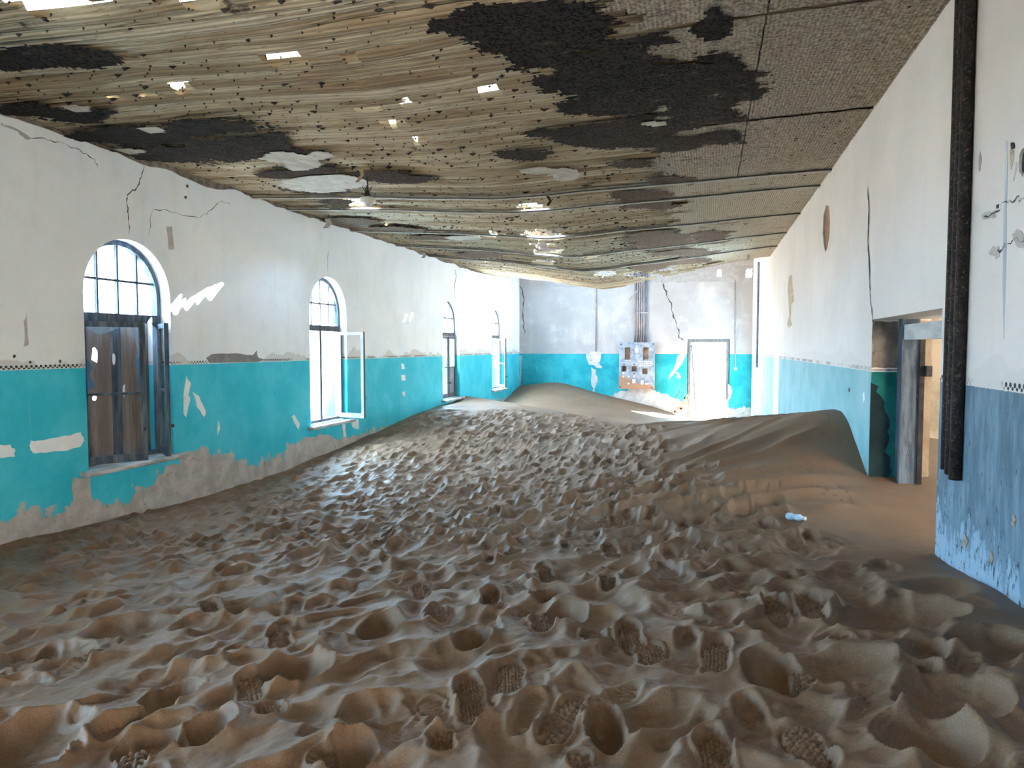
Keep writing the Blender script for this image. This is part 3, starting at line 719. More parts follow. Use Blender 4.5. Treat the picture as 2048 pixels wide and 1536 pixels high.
# ------------------------------------------------------------------ windows
def window(idx, y0, frame_mat, sash_mat, leaves, label, broken=(), boards=False, detail=True, lower_board=False, trans=0.13):
    root = struct(empty('window_%d' % idx, (XL, y0 + WIN_W / 2, SILL)), label)
    Z_T0, Z_T1 = 2.315, 2.40                       # transom bar
    d0, d1 = 0.125, 0.195                          # depth of the frame in the reveal
    fl = lambda a, b, d: (XL - d0 - d, a, b)
    oute = arch_outline(y0, 0.002, zb=SILL + 0.002); inn = arch_outline(y0, 0.052, zb=SILL + 0.05)
    MB().prism(fl, oute, [inn], d1 - d0).build('frame', frame_mat, root)
    MB().box((XL - d1 - 0.01, y0 + 0.03, Z_T0), (XL - d0 + 0.012, y0 + WIN_W - 0.03, Z_T1)).build('transom', frame_mat, root)
    if leaves is not None:
        MB().box((XL - d1, y0 + WIN_W / 2 - 0.03, SILL + 0.04), (XL - d0 - .02, y0 + WIN_W / 2 + 0.03, Z_T0)).build('mullion', frame_mat, root) if leaves.get('mullion', True) else None
    r = WIN_W / 2 - 0.05; c = y0 + WIN_W / 2
    top = lambda a: SPRING + math.sqrt(max(r * r - (a - c) ** 2, 0))
    cols = [y0 + 0.05 + (WIN_W - 0.1) * k / 4 for k in range(5)]
    zm = 2.735
    for a in cols[1:4]:
        MB().box((XL - 0.172, a - 0.011, Z_T1), (XL - 0.142, a + 0.011, top(a) + 0.012)).build('muntin', frame_mat, root)
    MB().box((XL - 0.170, cols[0] - 0.01, zm - 0.011), (XL - 0.144, cols[4] + 0.01, zm + 0.011)).build('muntin', frame_mat, root)
    for k in range(4):
        for (z0, z1) in ((Z_T1, zm - 0.011), (zm + 0.011, 9.0)):
            a0, a1 = cols[k] + (0.011 if k else 0), cols[k + 1] - (0.011 if k < 3 else 0)
            ss = [a0 + (a1 - a0) * j / 8 for j in range(9)]
            tp = [min(z1, top(a)) for a in ss]
            if max(tp) - z0 < 0.03: continue
            poly = [(a0, z0), (a1, z0)] + [(a, max(tz, z0 + 0.001)) for a, tz in zip(ss[::-1], tp[::-1])]
            key = (k, 0 if z1 < 5 else 1)
            if key in broken:
                bx = a1 - (a1 - a0) * 0.35
                rr = random.Random(idx * 7 + k)
                poly = [(a1, z0), (a1, min(z1, top(a1)) if z1 > 5 else z1)] + [(bx + rr.uniform(-.03, .05), z0 + (min(z1, top(bx)) - z0) * q) for q in (0.95, 0.75, 0.55, 0.35, 0.15)]
                MB().prism(lambda a, b, d: (XL - 0.158 - d, a, b), poly, (), 0.003).build('broken_pane', m_shard, root)
                continue
            MB().prism(lambda a, b, d: (XL - 0.158 - d, a, b), poly, (), 0.003).build('pane', m_glass, root)
    # sill board
    sj = 0.10
    s = MB()
    s.box((XL - 0.02, y0 - 0.10, SILL - 0.05), (XL + sj, y0 + WIN_W + 0.12, SILL + 0.0))
    so = s.build('sill', m_sill, root)
    bv = so.modifiers.new('bevel', 'BEVEL'); bv.width = 0.018; bv.segments = 3
    MB().box((XL - 0.40, y0, SILL - 0.05), (XL - 0.02, y0 + WIN_W, SILL + 0.012)).build('inner_sill', m_sill, root)
    if not detail or leaves is None: return root
    # casement leaves swung on their hinges
    for (side, ang, width, glass) in leaves['list']:
        hx = XL - 0.115
        hy = y0 + 0.05 if side == 'l' else y0 + WIN_W - 0.05
        sg = 1 if side == 'l' else -1
        a = math.radians(ang)
        def lf(p, z, d, a=a, hx=hx, hy=hy, sg=sg):
            # p along the leaf from the hinge, d across its thickness
            return (hx + p * math.sin(a) - d * math.cos(a), hy + sg * (p * math.cos(a) + d * math.sin(a)), z)
        zb, zt = SILL + 0.035, Z_T0 - 0.005
        w_ = width; st = 0.052
        sash = MB().prism(lambda p, b, d: lf(p, b, d - 0.02), rect(0, w_, zb, zt), [rect(st, w_ - st, zb + 0.075, zt - st)], 0.042).build('sash', sash_mat, root)
        zmid = zb + (zt - zb) * 0.49
        if glass != 'empty': MB().box((st - .004, zmid - 0.012, -0.015), (w_ - st + .004, zmid + 0.012, 0.012), lambda p, b, d: lf(p, b, d)).build('glazing_bar', sash_mat, sash)
        MB().box((w_ - 0.035, zb + 0.30, -0.055), (w_ - 0.018, zb + 0.33, -0.018), lambda p, b, d: lf(p, b, d)).build('latch', m_black, sash)
        if glass == 'broken':
            pane = lambda poly: MB().prism(lambda p, b, d: lf(p, b, d - 0.002), poly, (), 0.003).build('glass_shard', m_shard, sash)
            pane([(st, zt - st), (w_ * .62, zt - st), (w_ * .40, zt - st - .06), (st + .10, zt - st - .07), (st + 0.03, zt - st - .03)])
            pane([(w_ - st, zt - st), (w_ - st, zmid + .03), (w_ - st - .03, zmid + .10), (w_ - st - .015, zmid + .2), (w_ - st - .05, zmid + .3), (w_ - st - .01, zmid + .4), (w_ - st - .06, zt - st)])
            pane([(st, zmid + .04), (st + .06, zmid + .08), (st + .02, zmid + .2), (st + .05, zmid + .26), (st + .01, zmid + .34), (st, zmid + .36)])
        elif glass == 'pane':
            MB().prism(lambda p, b, d: lf(p, b, d - 0.002), rect(st, w_ - st, zb + .075, zmid - .012), (), 0.003).build('pane', m_glass, sash)
            MB().prism(lambda p, b, d: lf(p, b, d - 0.002), rect(st, w_ - st, zmid + .012, zt - st), (), 0.003).build('pane', m_glass, sash)
        elif glass == 'board':
            MB().prism(lambda p, b, d: lf(p, b, d - 0.005), rect(st, w_ - st, zb + .075, zmid - .012), (), 0.012).build('board', m_grey_board, sash)
    if boards:
        fb = lambda a, b, d: (XL - 0.30 - d, a, b)
        spot_hole1 = blob((y0 + 0.40, 1.985), 0.040, 0.075, 12, 0.25, 3); spot_hole2 = blob((y0 + 0.385, 1.56), 0.028, 0.03, 10, 0.2, 4)  # holes added so that sky stands in for sun spots on the board
        MB().prism(fb, [(y0 + .001, SILL + 0.013), (y0 + 0.60, SILL + 0.03), (y0 + 0.60, 2.36), (y0 + .001, 2.36)], [spot_hole1, spot_hole2], 0.02).build('board', m_board, root)
        MB().prism(fb, [(y0 + .70, SILL + 0.03), (y0 + 1.109, SILL + 0.013), (y0 + 1.109, 2.36), (y0 + .70, 2.36)], (), 0.02).build('board', m_board, root)
        MB().box((XL - 0.34, y0 + 0.60, SILL + 0.02), (XL - 0.27, y0 + 0.70, 2.33)).build('outer_mullion', m_wood_dark, root)
        for (py, pz) in ((0.72, 1.62), (1.0, 1.60), (0.60, 1.93)):
            MB().prism(lambda a, b, d: (XL - 0.262 - d, a, b), blob((y0 + py, pz), 0.018, 0.06, 8, 0.35, int(pz * 100)), (), 0.004).build('peeling_paint', m_white_patch, root)
    return root

window(1, WIN_Y[0], m_wood_dark, m_wood_dark, {'list': [('l', 36, 0.56, 'broken'), ('r', 50, 0.50, 'pane')], 'mullion': False}, 'nearest arched window, boarded behind its dark broken casements', boards=True)
window(2, WIN_Y[1], m_wood_pale, m_wood_pale, {'list': [('r', 80, 0.50, 'empty')]}, 'second arched window with one empty casement swung into the room', broken=((3, 0), (3, 1)))
window(3, WIN_Y[2], m_wood_pale, m_wood_pale, {'list': [('l', 2, 0.50, 'pane'), ('r', 4, 0.50, 'board')], 'mullion': False}, 'third arched window with grey boards in its lower casements')
window(4, WIN_Y[3], m_wood_pale, m_wood_pale, {'list': [('r', 38, 0.50, None)]}, 'farthest arched window beside the far corner')
window(5, WIN_Y[4], m_wood_pale, m_wood_pale, None, 'arched window behind the viewer', detail=False)
window(6, WIN_Y[5], m_wood_pale, m_wood_pale, None, 'rearmost arched window behind the viewer', detail=False)

# ------------------------------------------------------------------ doors
dr = struct(empty('door_1', ((DF[0] + DF[1]) / 2, YF, 0)), 'pale frame of the far open doorway')
MB().box((DF[0] - 0.02, YF + 0.0, -0.1), (DF[0] + 0.075, YF + 0.13, DF[2])).build('jamb', m_frame_grey, dr)
MB().box((DF[1] - 0.075, YF + 0.0, 0.55), (DF[1] + 0.02, YF + 0.13, DF[2])).build('jamb', m_frame_grey, dr)
MB().box((DF[0] - 0.02, YF - 0.005, DF[2] - 0.085), (DF[1] + 0.02, YF + 0.13, DF[2] + 0.015)).build('lintel', m_frame_grey, dr)
a_, b_ = pxF(1383, 690), pxF(1392, 838)
tag(MB().tube([(a_[0], YF + 0.10, a_[1]), ((a_[0] + b_[0]) / 2, YF + .06, (a_[1] + b_[1]) / 2), (b_[0], YF - 0.02, b_[1] - .1)], [0.022, 0.028, 0.036], 6).build('leaning_post', m_frame_grey),
    'thin weathered post leaning in the far doorway', 'post')

m_stop = simple('dark_stop', (0.02, 0.017, 0.017), (0.05, 0.04, 0.04), 8)
d2 = struct(empty('door_2', (XR + 0.25, 5.3, 0)), 'dark wooden frame in the near doorway')
MB().box((XR + 0.19, D2[1] - 0.13, 0.2), (XR + 0.31, D2[1] - 0.001, D2[2])).build('jamb', m_wood_dark, d2)
MB().box((XR + 0.31, D2[1] - 0.15, 0.2), (XR + 0.345, D2[1] - 0.02, 2.16)).build('stop', m_stop, d2)
MB().box((XR + 0.345, D2[1] - 0.006, 0.2), (XR + 0.43, D2[1] - 0.001, 2.27)).build('reveal_plaster', m_annex, d2)
MB().box((XR + 0.20, D2[0] + 0.001, D2[2] - 0.16), (XR + 0.31, D2[1] - 0.13, D2[2] - 0.045)).build('head_beam', m_beam, d2)
MB().box((XR + 0.34, D2[1] - 0.21, 1.84), (XR + 0.38, D2[1] - 0.10, 1.92)).build('hinge', m_black, d2)

# ------------------------------------------------------------------ sand
XS_MAIN = np.linspace(XL + 0.0005, XR - 0.0005, 1000)
XS = np.concatenate([XS_MAIN, np.linspace(XR + 0.03, 5.0, 56)])
yl = [-5.9]
while yl[-1] < 1.4: yl.append(yl[-1] + 0.06)
while yl[-1] < YF + 0.2: yl.append(yl[-1] + max(0.0021 * yl[-1], 0.0045) * (1.0 if yl[-1] < 5.0 else 1.7))
YS = np.array(yl)
CP = [(XL, 4.47, .432), (XL, 6.79, .323), (XL, 9.23, .407), (XL, 11.2, .55), (XL, 13.4, .738), (XL, 15.2, .80), (XL, 18.2, .55), (XL, 19.75, .54), (XL, YF, .86),
      (-4.5, YF, .99), (-3.05, YF, .65), (-1.55, YF, .31), (-.55, YF, .03), (.6, YF, .0), (XR, YF, .05), (XL, 1, .55), (XL, -5, .6), (XR, -5, .9), (-2, -5, .8),
      (-3.4, 17.5, .42), (-1.2, 17, .22), (0, 15, .30), (XR, 14, .45), (XR, 17.5, .15), (0, 18.5, .05), (-2.4, 19.5, .42), (-3.9, 20.2, .70),
      (XR, 10, 1.0), (XR, 8.3, 1.35), (XR, 7.42, 1.46), (XR, 6.7, 1.22), (XR, 6.2, 1.02), (XR, 5.4, .93), (XR, 4.46, .875), (XR, 3.4, 1.0), (XR, 2, 1.0), (2.2, 5.3, .93), (3.5, 5.3, .85), (3.5, 7, .9), (3.5, 3, .8), (5, 0, .7), (5, 8, .7),
      (-2, 7.5, .55), (-2.2, 5, .62), (-.6, 5, .74), (-.5, 3, .84), (.4, 2, .93), (-2, 2.5, .72), (-4, 3, .52), (-4.2, 6.5, .42), (-4, 9.5, .46), (0, 0, .85), (-3, 0, .65)]
for (u, v, Y) in [(870, 822, 13.6), (950, 815, 14), (1040, 819, 14), (1130, 829, 13.4), (1180, 849, 12.4), (1300, 849, 10.6), (1400, 844, 9.5), (1500, 838, 8.6), (1580, 832, 8.0), (1640, 825, 7.6),
                  (1600, 950, 6.0), (1500, 900, 7.0), (1700, 1020, 5.25), (1800, 1085, 4.7), (1350, 905, 8.0), (1200, 900, 9.0)]:
    p = onY(u, v, Y); CP.append((p[0], Y, p[2]))
# small pale drift against the third window
p = onY(935, 793, 16.3); CP.append((p[0], 16.3, p[2]))
CP = np.array(CP)
def tps_fit(P, lam=2e-3):
    sc = 5.0; A = P[:, :2] / sc
    d = np.linalg.norm(A[:, None] - A[None], axis=-1); K = np.where(d > 0, d ** 2 * np.log(d + 1e-9), 0)
    n = len(P); B = np.hstack([np.ones((n, 1)), A]); M_ = np.zeros((n + 3, n + 3))
    M_[:n, :n] = K + lam * np.eye(n); M_[:n, n:] = B; M_[n:, :n] = B.T
    wv = np.linalg.solve(M_, np.concatenate([P[:, 2], [0, 0, 0]]))
    def f(X, Y):
        X = np.asarray(X, float) / sc; Y = np.asarray(Y, float) / sc
        r = wv[n] + wv[n + 1] * X + wv[n + 2] * Y
        for k in range(n):
            d2_ = (X - A[k, 0]) ** 2 + (Y - A[k, 1]) ** 2
            r = r + wv[k] * 0.5 * d2_ * np.log(d2_ + 1e-12)
        return r
    return f
base_f = tps_fit(CP)
cx = np.linspace(XS[0], XS[-1], 120); cy = np.linspace(YS[0], YS[-1], 260)
CG = base_f(*np.meshgrid(cx, cy, indexing='ij'))
def base(X, Y):
    fx = np.clip((np.asarray(X) - cx[0]) / (cx[1] - cx[0]), 0, len(cx) - 1.001); fy = np.clip((np.asarray(Y) - cy[0]) / (cy[1] - cy[0]), 0, len(cy) - 1.001)
    i = fx.astype(int); j = fy.astype(int); a = fx - i; b = fy - j
    return (CG[i, j] * (1 - a) + CG[i + 1, j] * a) * (1 - b) + (CG[i, j + 1] * (1 - a) + CG[i + 1, j + 1] * a) * b
GX, GY = np.meshgrid(XS, YS, indexing='ij')
B0 = base(GX, GY)
H = np.zeros_like(B0)
def sand_at(u, v):
    p = onZ(u, v, 0.8)
    for _ in range(12):
        z = float(base(np.array([p[0]]), np.array([p[1]]))[0]); p = onZ(u, v, z)
    return p
def trample(X, Y):
    """how trodden the sand is (1) or wind-smoothed (0)"""
    t = np.interp(X, [-5.6, -5.35, -4.9], [0.2, 0.75, 1.0])
    dune = np.clip((X - np.interp(Y, [0, 3, 4.5, 6, 8, 10, 13], [0.9, 0.75, 0.45, -0.25, -0.7, -1.1, -2.2])) / 0.6, 0, 1)
    t = t * (1 - 0.93 * dune) * np.interp(Y, [12.5, 14.2], [1, 0.05])
    return t
def window_idx(x, y, r):
    i0, i1 = np.searchsorted(XS, x - r), np.searchsorted(XS, x + r); j0, j1 = np.searchsorted(YS, y - r), np.searchsorted(YS, y + r)
    return slice(i0, i1), slice(j0, j1)
def print_(x, y, ang, L, W, depth, rim, tread=0, keep=0.3, tdepth=0.008):
    R = max(L, W) * 1.15
    si, sj = window_idx(x, y, R)
    if si.stop - si.start < 2 or sj.stop - sj.start < 2: return
    dx = GX[si, sj] - x; dy = GY[si, sj] - y
    c, s = math.cos(ang), math.sin(ang)
    a = dx * c + dy * s; b = -dx * s + dy * c          # a along the foot
    Wl = W * (1.0 - 0.22 * np.exp(-((a + 0.05 * L) / (0.16 * L)) ** 2)) if tread else W
    q = np.sqrt((np.abs(a) / (L / 2)) ** 2.6 + (np.abs(b) / (Wl / 2)) ** 2.2) if tread else np.sqrt((a / (L / 2)) ** 2 + (b / (W / 2)) ** 2)
    h = H[si, sj]
    if tread:
        ins = np.clip((1.0 - q) / 0.14, 0, 1); ins = ins * ins * (3 - 2 * ins)
        bottom = -depth + 0.012 * a / L
        if tread == 1: pat = np.clip(np.cos(a * 2 * math.pi / 0.026) * 1.6, -1, 1) * np.clip(np.cos(b * 2 * math.pi / 0.028) * 1.6, -1, 1)
        elif tread == 2: pat = np.clip(2.2 * np.cos((a + 0.35 * np.abs(b) + .010 * np.sign(np.sin(b * 2 * math.pi / .035))) * 2 * math.pi / 0.032), -1, 1) * (0.45 + 0.55 * np.clip(3 * np.abs(np.sin(b * math.pi / 0.045)), 0, 1))
        else: pat = np.clip(1.6 * np.cos(a * 2 * math.pi / 0.018 + 2 * np.cos(b * 40)), -1, 1)
        h2 = h * (1 - ins) + ins * (bottom + tdepth * pat)
        r_ = np.where(q >= 1, rim * np.exp(-((q - 1.12) / 0.16) ** 2), 0)
    else:
        ins = np.clip(1 - q ** 2, 0, 1)
        h2 = np.where(q < 1, h * (keep + (1 - keep) * q ** 2) - depth * ins ** 0.8, h)
        r_ = np.where(q >= 1, rim * np.exp(-((q - 1.0) / 0.28) ** 1.0), rim * np.clip(q, 0, 1) ** 8)
    H[si, sj] = h2 + r_ * (1 + 0.6 * (a / L))
def blur(n, ymax=5.2):
    m = int(np.searchsorted(YS, ymax)); wt = np.clip((ymax - YS[:m]) / 1.2, 0, 1)[None]
    A = H[:, :m].copy()
    for _ in range(n):
        A[1:-1] = 0.25 * A[:-2] + 0.5 * A[1:-1] + 0.25 * A[2:]; A[:, 1:-1] = 0.25 * A[:, :-2] + 0.5 * A[:, 1:-1] + 0.25 * A[:, 2:]
    H[:, :m] = H[:, :m] * (1 - wt) + A * wt
R_ = random.Random(11)
def scatter(n, dmul, tread_p, sizes=(0.2, 0.34), y0=0.8, y1=14.0):
    k = 0
    while k < n:
        x = R_.uniform(XL + .1, XR - 0.05); y = R_.uniform(y0, y1)
        tr_ = float(trample(np.array([x]), np.array([y]))[0])
        if tr_ < 0.3 or R_.random() > tr_: continue
        k += 1
        ang = R_.gauss(math.pi / 2, 0.55) + (math.pi if R_.random() < .5 else 0)
        L = R_.uniform(*sizes)
        if R_.random() < tread_p and y < 6.5: print_(x, y, ang, 0.285, 0.105, R_.uniform(.014, .03), 0.010, R_.choice((1, 2, 3)))
        else: print_(x, y, ang, L, L * R_.uniform(.45, .75), R_.uniform(.025, .065) * dmul, R_.uniform(.006, .018))
scatter(1300, 0.7, 0.0, (0.26, 0.46))
blur(8)
scatter(400, 0.55, 0.10, (0.2, 0.34), 0.8, 5.2)
scatter(1150, 0.60, 0.05, (0.20, 0.36), 4.6, 14.0)
blur(3)
scatter(260, 0.5, 0.5, (0.16, 0.28), 0.8, 5.2)
scatter(420, 0.52, 0.15, (0.16, 0.26), 4.6, 13.5)
blur(1)
blur(1, 30)
# hollows and prints read off the foreground
for (u, v, ru, rv, dep) in [(345, 1385, 48, 26, .10), (412, 1458, 50, 26, .11), (1212, 1448, 36, 40, .12), (1550, 1345, 55, 34, .13), (1852, 1472, 80, 36, .11), (762, 1250, 45, 22, .08), (945, 1272, 40, 22, .09),
                            (590, 1335, 70, 26, .09), (1130, 1225, 45, 22, .09), (1790, 1228, 120, 24, .08), (60, 1478, 90, 40, .09), (500, 1215, 60, 18, .08), (260, 1255, 90, 20, .07), (1690, 1330, 90, 24, .05),
                            (300, 1480, 60, 22, .07), (1905, 1395, 90, 30, .05), (90, 1310, 80, 20, .06), (1100, 1190, 40, 14, .06), (30, 1530, 70, 30, .10), (1985, 1290, 70, 20, .05), (700, 1505, 50, 30, .09)]:
    p = sand_at(u, v); d = np.linalg.norm(p - EYE)
    wd = 2 * ru * d / F_PX; dv = 2 * rv * d * d / (F_PX * (EYE[2] - p[2]))
    if wd > dv: print_(p[0], p[1], 0.25, wd, dv, dep, 0.022, 0, 0.15)
    else: print_(p[0], p[1], math.pi / 2 + .25, dv, wd, dep, 0.022, 0, 0.15)
for (u, v, u2, v2, tr) in [(930, 1335, 955, 1470, 1), (1085, 1480, 1165, 1380, 2), (1020, 1322, 1025, 1385, 1), (880, 1458, 885, 1510, 1), (1420, 1455, 1445, 1560, 1), (1580, 1440, 1660, 1545, 1),
                           (1252, 1240, 1270, 1300, 2), (1295, 1280, 1310, 1325, 1), (1435, 1275, 1432, 1350, 1), (985, 1178, 978, 1215, 1), (1080, 1220, 1090, 1255, 1), (1085, 1128, 1095, 1152, 1), (1210, 1135, 1225, 1185, 2),
                           (1545, 1192, 1560, 1245, 1), (1610, 1190, 1640, 1235, 1), (1670, 1262, 1720, 1285, 2), (1150, 1495, 1170, 1545, 2), (495, 1345, 510, 1395, 2), (530, 1400, 548, 1435, 1), (555, 1255, 565, 1290, 3),
                           (870, 1208, 872, 1238, 3), (1215, 1088, 1230, 1110, 2), (860, 1395, 870, 1430, 3), (270, 1490, 262, 1530, 2), (410, 1195, 430, 1222, 3), (1600, 1330, 1605, 1370, 2), (840, 1165, 850, 1190, 2),
                           (1360, 1040, 1375, 1056, 1), (1230, 1030, 1240, 1046, 2), (1400, 1085, 1440, 1100, 2), (640, 1500, 660, 1530, 3), (1180, 1255, 1200, 1285, 3)]:
    p, q = sand_at(u, v), sand_at(u2, v2)
    L = max(float(np.linalg.norm((q - p)[:2])), 0.12); c = (p + q) / 2
    print_(c[0], c[1], math.atan2(p[1] - q[1], p[0] - q[0]), min(L, 0.36), 0.118 if L > .16 else 0.10, 0.024, 0.010, tr, tdepth=0.009)
# wind ripples and soft swells on the smooth parts
T = trample(GX, GY)
sm = 1 - T
warp = 1.2 * fbm(GX * 0.5, GY * 0.5, 3, 41)
rp = 1 - 2 * np.abs(np.sin((GY * 1.0 - GX * 0.42 + warp * 0.9) * math.pi / 0.46 + 2.0 * fbm(GX * .9, GY * .9, 2, 42)))
rp *= np.clip(2.4 * (fbm(GX * 1.1, GY * 2.0, 3, 43) - 0.28), 0, 1)
dune_m = np.clip((GX + 1.9) / 1.0, 0, 1) * np.clip((GY - 4.0) / 1.5, 0, 1) * np.clip((13.5 - GY) / 1.5, 0, 1)
H += 0.042 * rp * dune_m * np.clip((1.20 - GX) / 0.5, 0.1, 1)
H += 0.05 * (fbm(GX * 1.3, GY * 1.3, 3, 44) - 0.5) * sm + 0.03 * (fbm(GX * 2.2, GY * 2.2, 4, 45) - 0.5)
H += 0.012 * (np.abs(fbm(GX * 9, GY * 9, 5, 46) - 0.5) * 2 - 0.3) * (0.25 + 0.75 * T) + 0.006 * (fbm(GX * 22, GY * 22, 4, 48) - 0.5) * T + 0.0015 * (fbm(GX * 60, GY * 60, 2, 47) - 0.5)
# bird tracks on the dune
for k in range(14):
    p = sand_at(R_.uniform(1480, 1720), R_.uniform(880, 1010)); an = R_.uniform(0, 6.28); x, y = p[0], p[1]
    for s_ in range(6):
        x += 0.09 * math.cos(an); y += 0.09 * math.sin(an); an += R_.uniform(-.25, .25)
        if x < XR - 0.08:
            for da in (-.5, 0, .5): print_(x + .012 * math.cos(an + da), y + .012 * math.sin(an + da), an + da, 0.035, 0.012, 0.008, 0.0, 0, 1.0)
Z = B0 + H
nxv, nyv = GX.shape
me = bpy.data.meshes.new('sand_drift')
co = np.stack([GX, GY, Z], -1).reshape(-1, 3).astype(np.float32)
I, J = np.meshgrid(np.arange(nxv - 1), np.arange(nyv - 1), indexing='ij')
q0 = (I * nyv + J).ravel()
quads = np.stack([q0, q0 + nyv, q0 + nyv + 1, q0 + 1], -1)
# leave out what would lie inside the solid right wall and beyond it where no opening is
xm = (GX[:-1, :-1] + GX[1:, 1:]).ravel() / 2; ym = (GY[:-1, :-1] + GY[1:, 1:]).ravel() / 2
kp = ((xm < XR) & (ym < YF)) | ((xm >= XR) & (xm < XR + 0.45) & (ym > D2[0]) & (ym < D2[1])) | ((xm >= XR + 0.42) & (ym > 2.9) & (ym < 6.95)) | ((ym >= YF) & (xm > DF[0]) & (xm < DF[1]))
quads = quads[kp].astype(np.int32)
me.vertices.add(len(co)); me.vertices.foreach_set('co', co.ravel())
me.loops.add(quads.size); me.loops.foreach_set('vertex_index', quads.ravel())
me.polygons.add(len(quads)); me.polygons.foreach_set('loop_start', np.arange(0, quads.size, 4, dtype=np.int32))
me.polygons.foreach_set('loop_total', np.full(len(quads), 4, np.int32)); me.polygons.foreach_set('use_smooth', np.ones(len(quads), bool))
me.update(); me.validate()
sand = link('sand_drift', me, m_sand)
tag(sand, 'brown wind-blown sand full of footprints filling the room', 'sand', kind='stuff')

# desert outside
gx = np.linspace(-60, 60, 90); gy = np.concatenate([np.linspace(-30, YF + 0.1, 40), np.linspace(YF + 0.3, 90, 90)])
V = []; Fc = []
for i, x in enumerate(gx):
    for j, y_ in enumerate(gy):
        out = max(0.0, y_ - YF)
        z = -0.12 + 0.10 * out * (1 if out < 22 else 1) - 0.0012 * out * out + 0.25 * (float(fbm(x * .3, y_ * .3, 3, 61)) - .5) * min(out / 4, 1)
        if out == 0:
            z = -0.25 if (-6.2 < x < 6.6) else 0.1 + 0.02 * max(0, -x - 8)
        V.append((x, y_, z))
for i in range(89):
    for j in range(len(gy) - 1):
        if -6.5 < gx[i + 1] and gx[i] < 6.6 and gy[j] < YF + 0.15 and gy[j + 1] > YB - 0.5: continue
        Fc.append((i * len(gy) + j, (i + 1) * len(gy) + j, (i + 1) * len(gy) + j + 1, i * len(gy) + j + 1))
ground = mesh('desert_ground', V, Fc, m_sand, None, True)
tag(ground, 'bright sunlit desert sand outside the far doorway', 'sand', kind='stuff')
# shrub beyond the far door
p = onY(1437, 728, 30.0)
sb = MB(); rs = random.Random(3)
for k in range(260):
    a = rs.uniform(0, 6.28); e = rs.uniform(0.5, 1.5); L = rs.uniform(.35, .8)
    d = Vector((math.cos(a) * math.cos(e), math.sin(a) * math.cos(e), math.sin(e)))
    b = Vector((p[0] + rs.uniform(-.35, .35), 30 + rs.uniform(-.3, .3), p[2] - 0.15))
    n = d.cross(Vector((0.3, 1, .1))).normalized() * 0.012
    tip = b + d * L + Vector((0, 0, -0.08))
    sb.add([b - n, b + n, b + d * L * .6 + n, tip, b + d * L * .6 - n], [(0, 1, 2, 3, 4)])
tag(sb.build('desert_shrub', m_shrub), 'yellow-green desert shrub on the dune seen through the far doorway', 'shrub')

# ------------------------------------------------------------------ electrical panel on the far wall
pa, pb = pxF(1240, 685), pxF(1310, 778)
X0, X1, Z1, Z0 = pa[0], pb[0], pa[1], pb[1]
def pxp(u, v): return (X0 + (u - 1240) / 70 * (X1 - X0), Z1 - (v - 685) / 93 * (Z1 - Z0))
def prect(u0, u1, v0, v1): a, b = pxp(u0, v1), pxp(u1, v0); return rect(a[0], b[0], a[1], b[1])
panel = empty('electrical_panel', ((X0 + X1) / 2, YF - 0.16, Z0))
tag(panel, 'grey slate electrical panel with rusty bottom hanging on the far wall', 'electrical panel')
fp = lambda a, b, d: (a, YF - 0.20 + d, b)
cut = [prect(1251, 1262, 695, 719), prect(1287, 1298, 695, 719), prect(1244.5, 1255, 732, 743), prect(1265, 1275, 732, 743), prect(1286, 1296, 736.5, 748)]
MB().prism(fp, rect(X0, X1, Z0, Z1), cut, 0.05).build('slab', m_slate, panel)
for c_ in cut:
    xs_ = [q[0] for q in c_]; zs_ = [q[1] for q in c_]
    m = MB().box((min(xs_) - .01, YF - 0.10, min(zs_) - .01), (max(xs_) + .01, YF - 0.09, max(zs_) + .01))
    m.build('recess_plate', m_brick, panel)
for (u, v) in [(1244, 689), (1306, 688), (1243, 774), (1305, 775), (1250, 729), (1270, 728.5), (1270, 747)]:
    c = pxp(u, v)
    MB().tube([(c[0], YF - 0.215, c[1]), (c[0], YF - 0.19, c[1])], 0.022, 8).build('bolt', m_black, panel)
for (u, v, wu, wv) in [(1274.5, 701, 6, 9), (1270, 762, 6, 8), (1286, 764, 5, 8)]:
    c = pxp(u, v); sx, sz = wu / 70 * (X1 - X0) / 2, wv / 93 * (Z1 - Z0) / 2
    MB().box((c[0] - sx, YF - 0.26, c[1] - sz), (c[0] + sx, YF - 0.20, c[1] + sz)).build('fuse_block', m_screw, panel)
for (u, v) in [(1274.5, 693.5), (1249, 746), (1249, 753), (1259, 753), (1270, 753), (1259, 767), (1293, 767), (1297, 767)]:
    c = pxp(u, v)
    MB().tube([(c[0], YF - 0.235, c[1]), (c[0], YF - 0.20, c[1])], 0.027, 10).build('knob', m_screw, panel)
for r_ in range(3):
    for k in range(6):
        c = pxp(1281 + k * 4.2 + (1.8 if r_ == 1 else 0), 723 + r_ * 4)
        MB().tube([(c[0], YF - 0.23, c[1]), (c[0], YF - 0.20, c[1])], 0.024, 8).build('terminal', m_screw, panel)
for k in range(7):
    c = pxp(1250.5 + k * 2.0, 721.5); MB().tube([(c[0], YF - 0.215, c[1]), (c[0], YF - 0.20, c[1])], 0.012, 6).build('terminal', m_screw, panel)
MB().box((X0 + .1, YF - 0.15, Z0 + .1), (X0 + .16, YF - 0.002, Z1 - .1)).build('bracket', m_black, panel)
MB().box((X1 - .16, YF - 0.15, Z0 + .1), (X1 - .10, YF - 0.002, Z1 - .1)).build('bracket', m_black, panel)

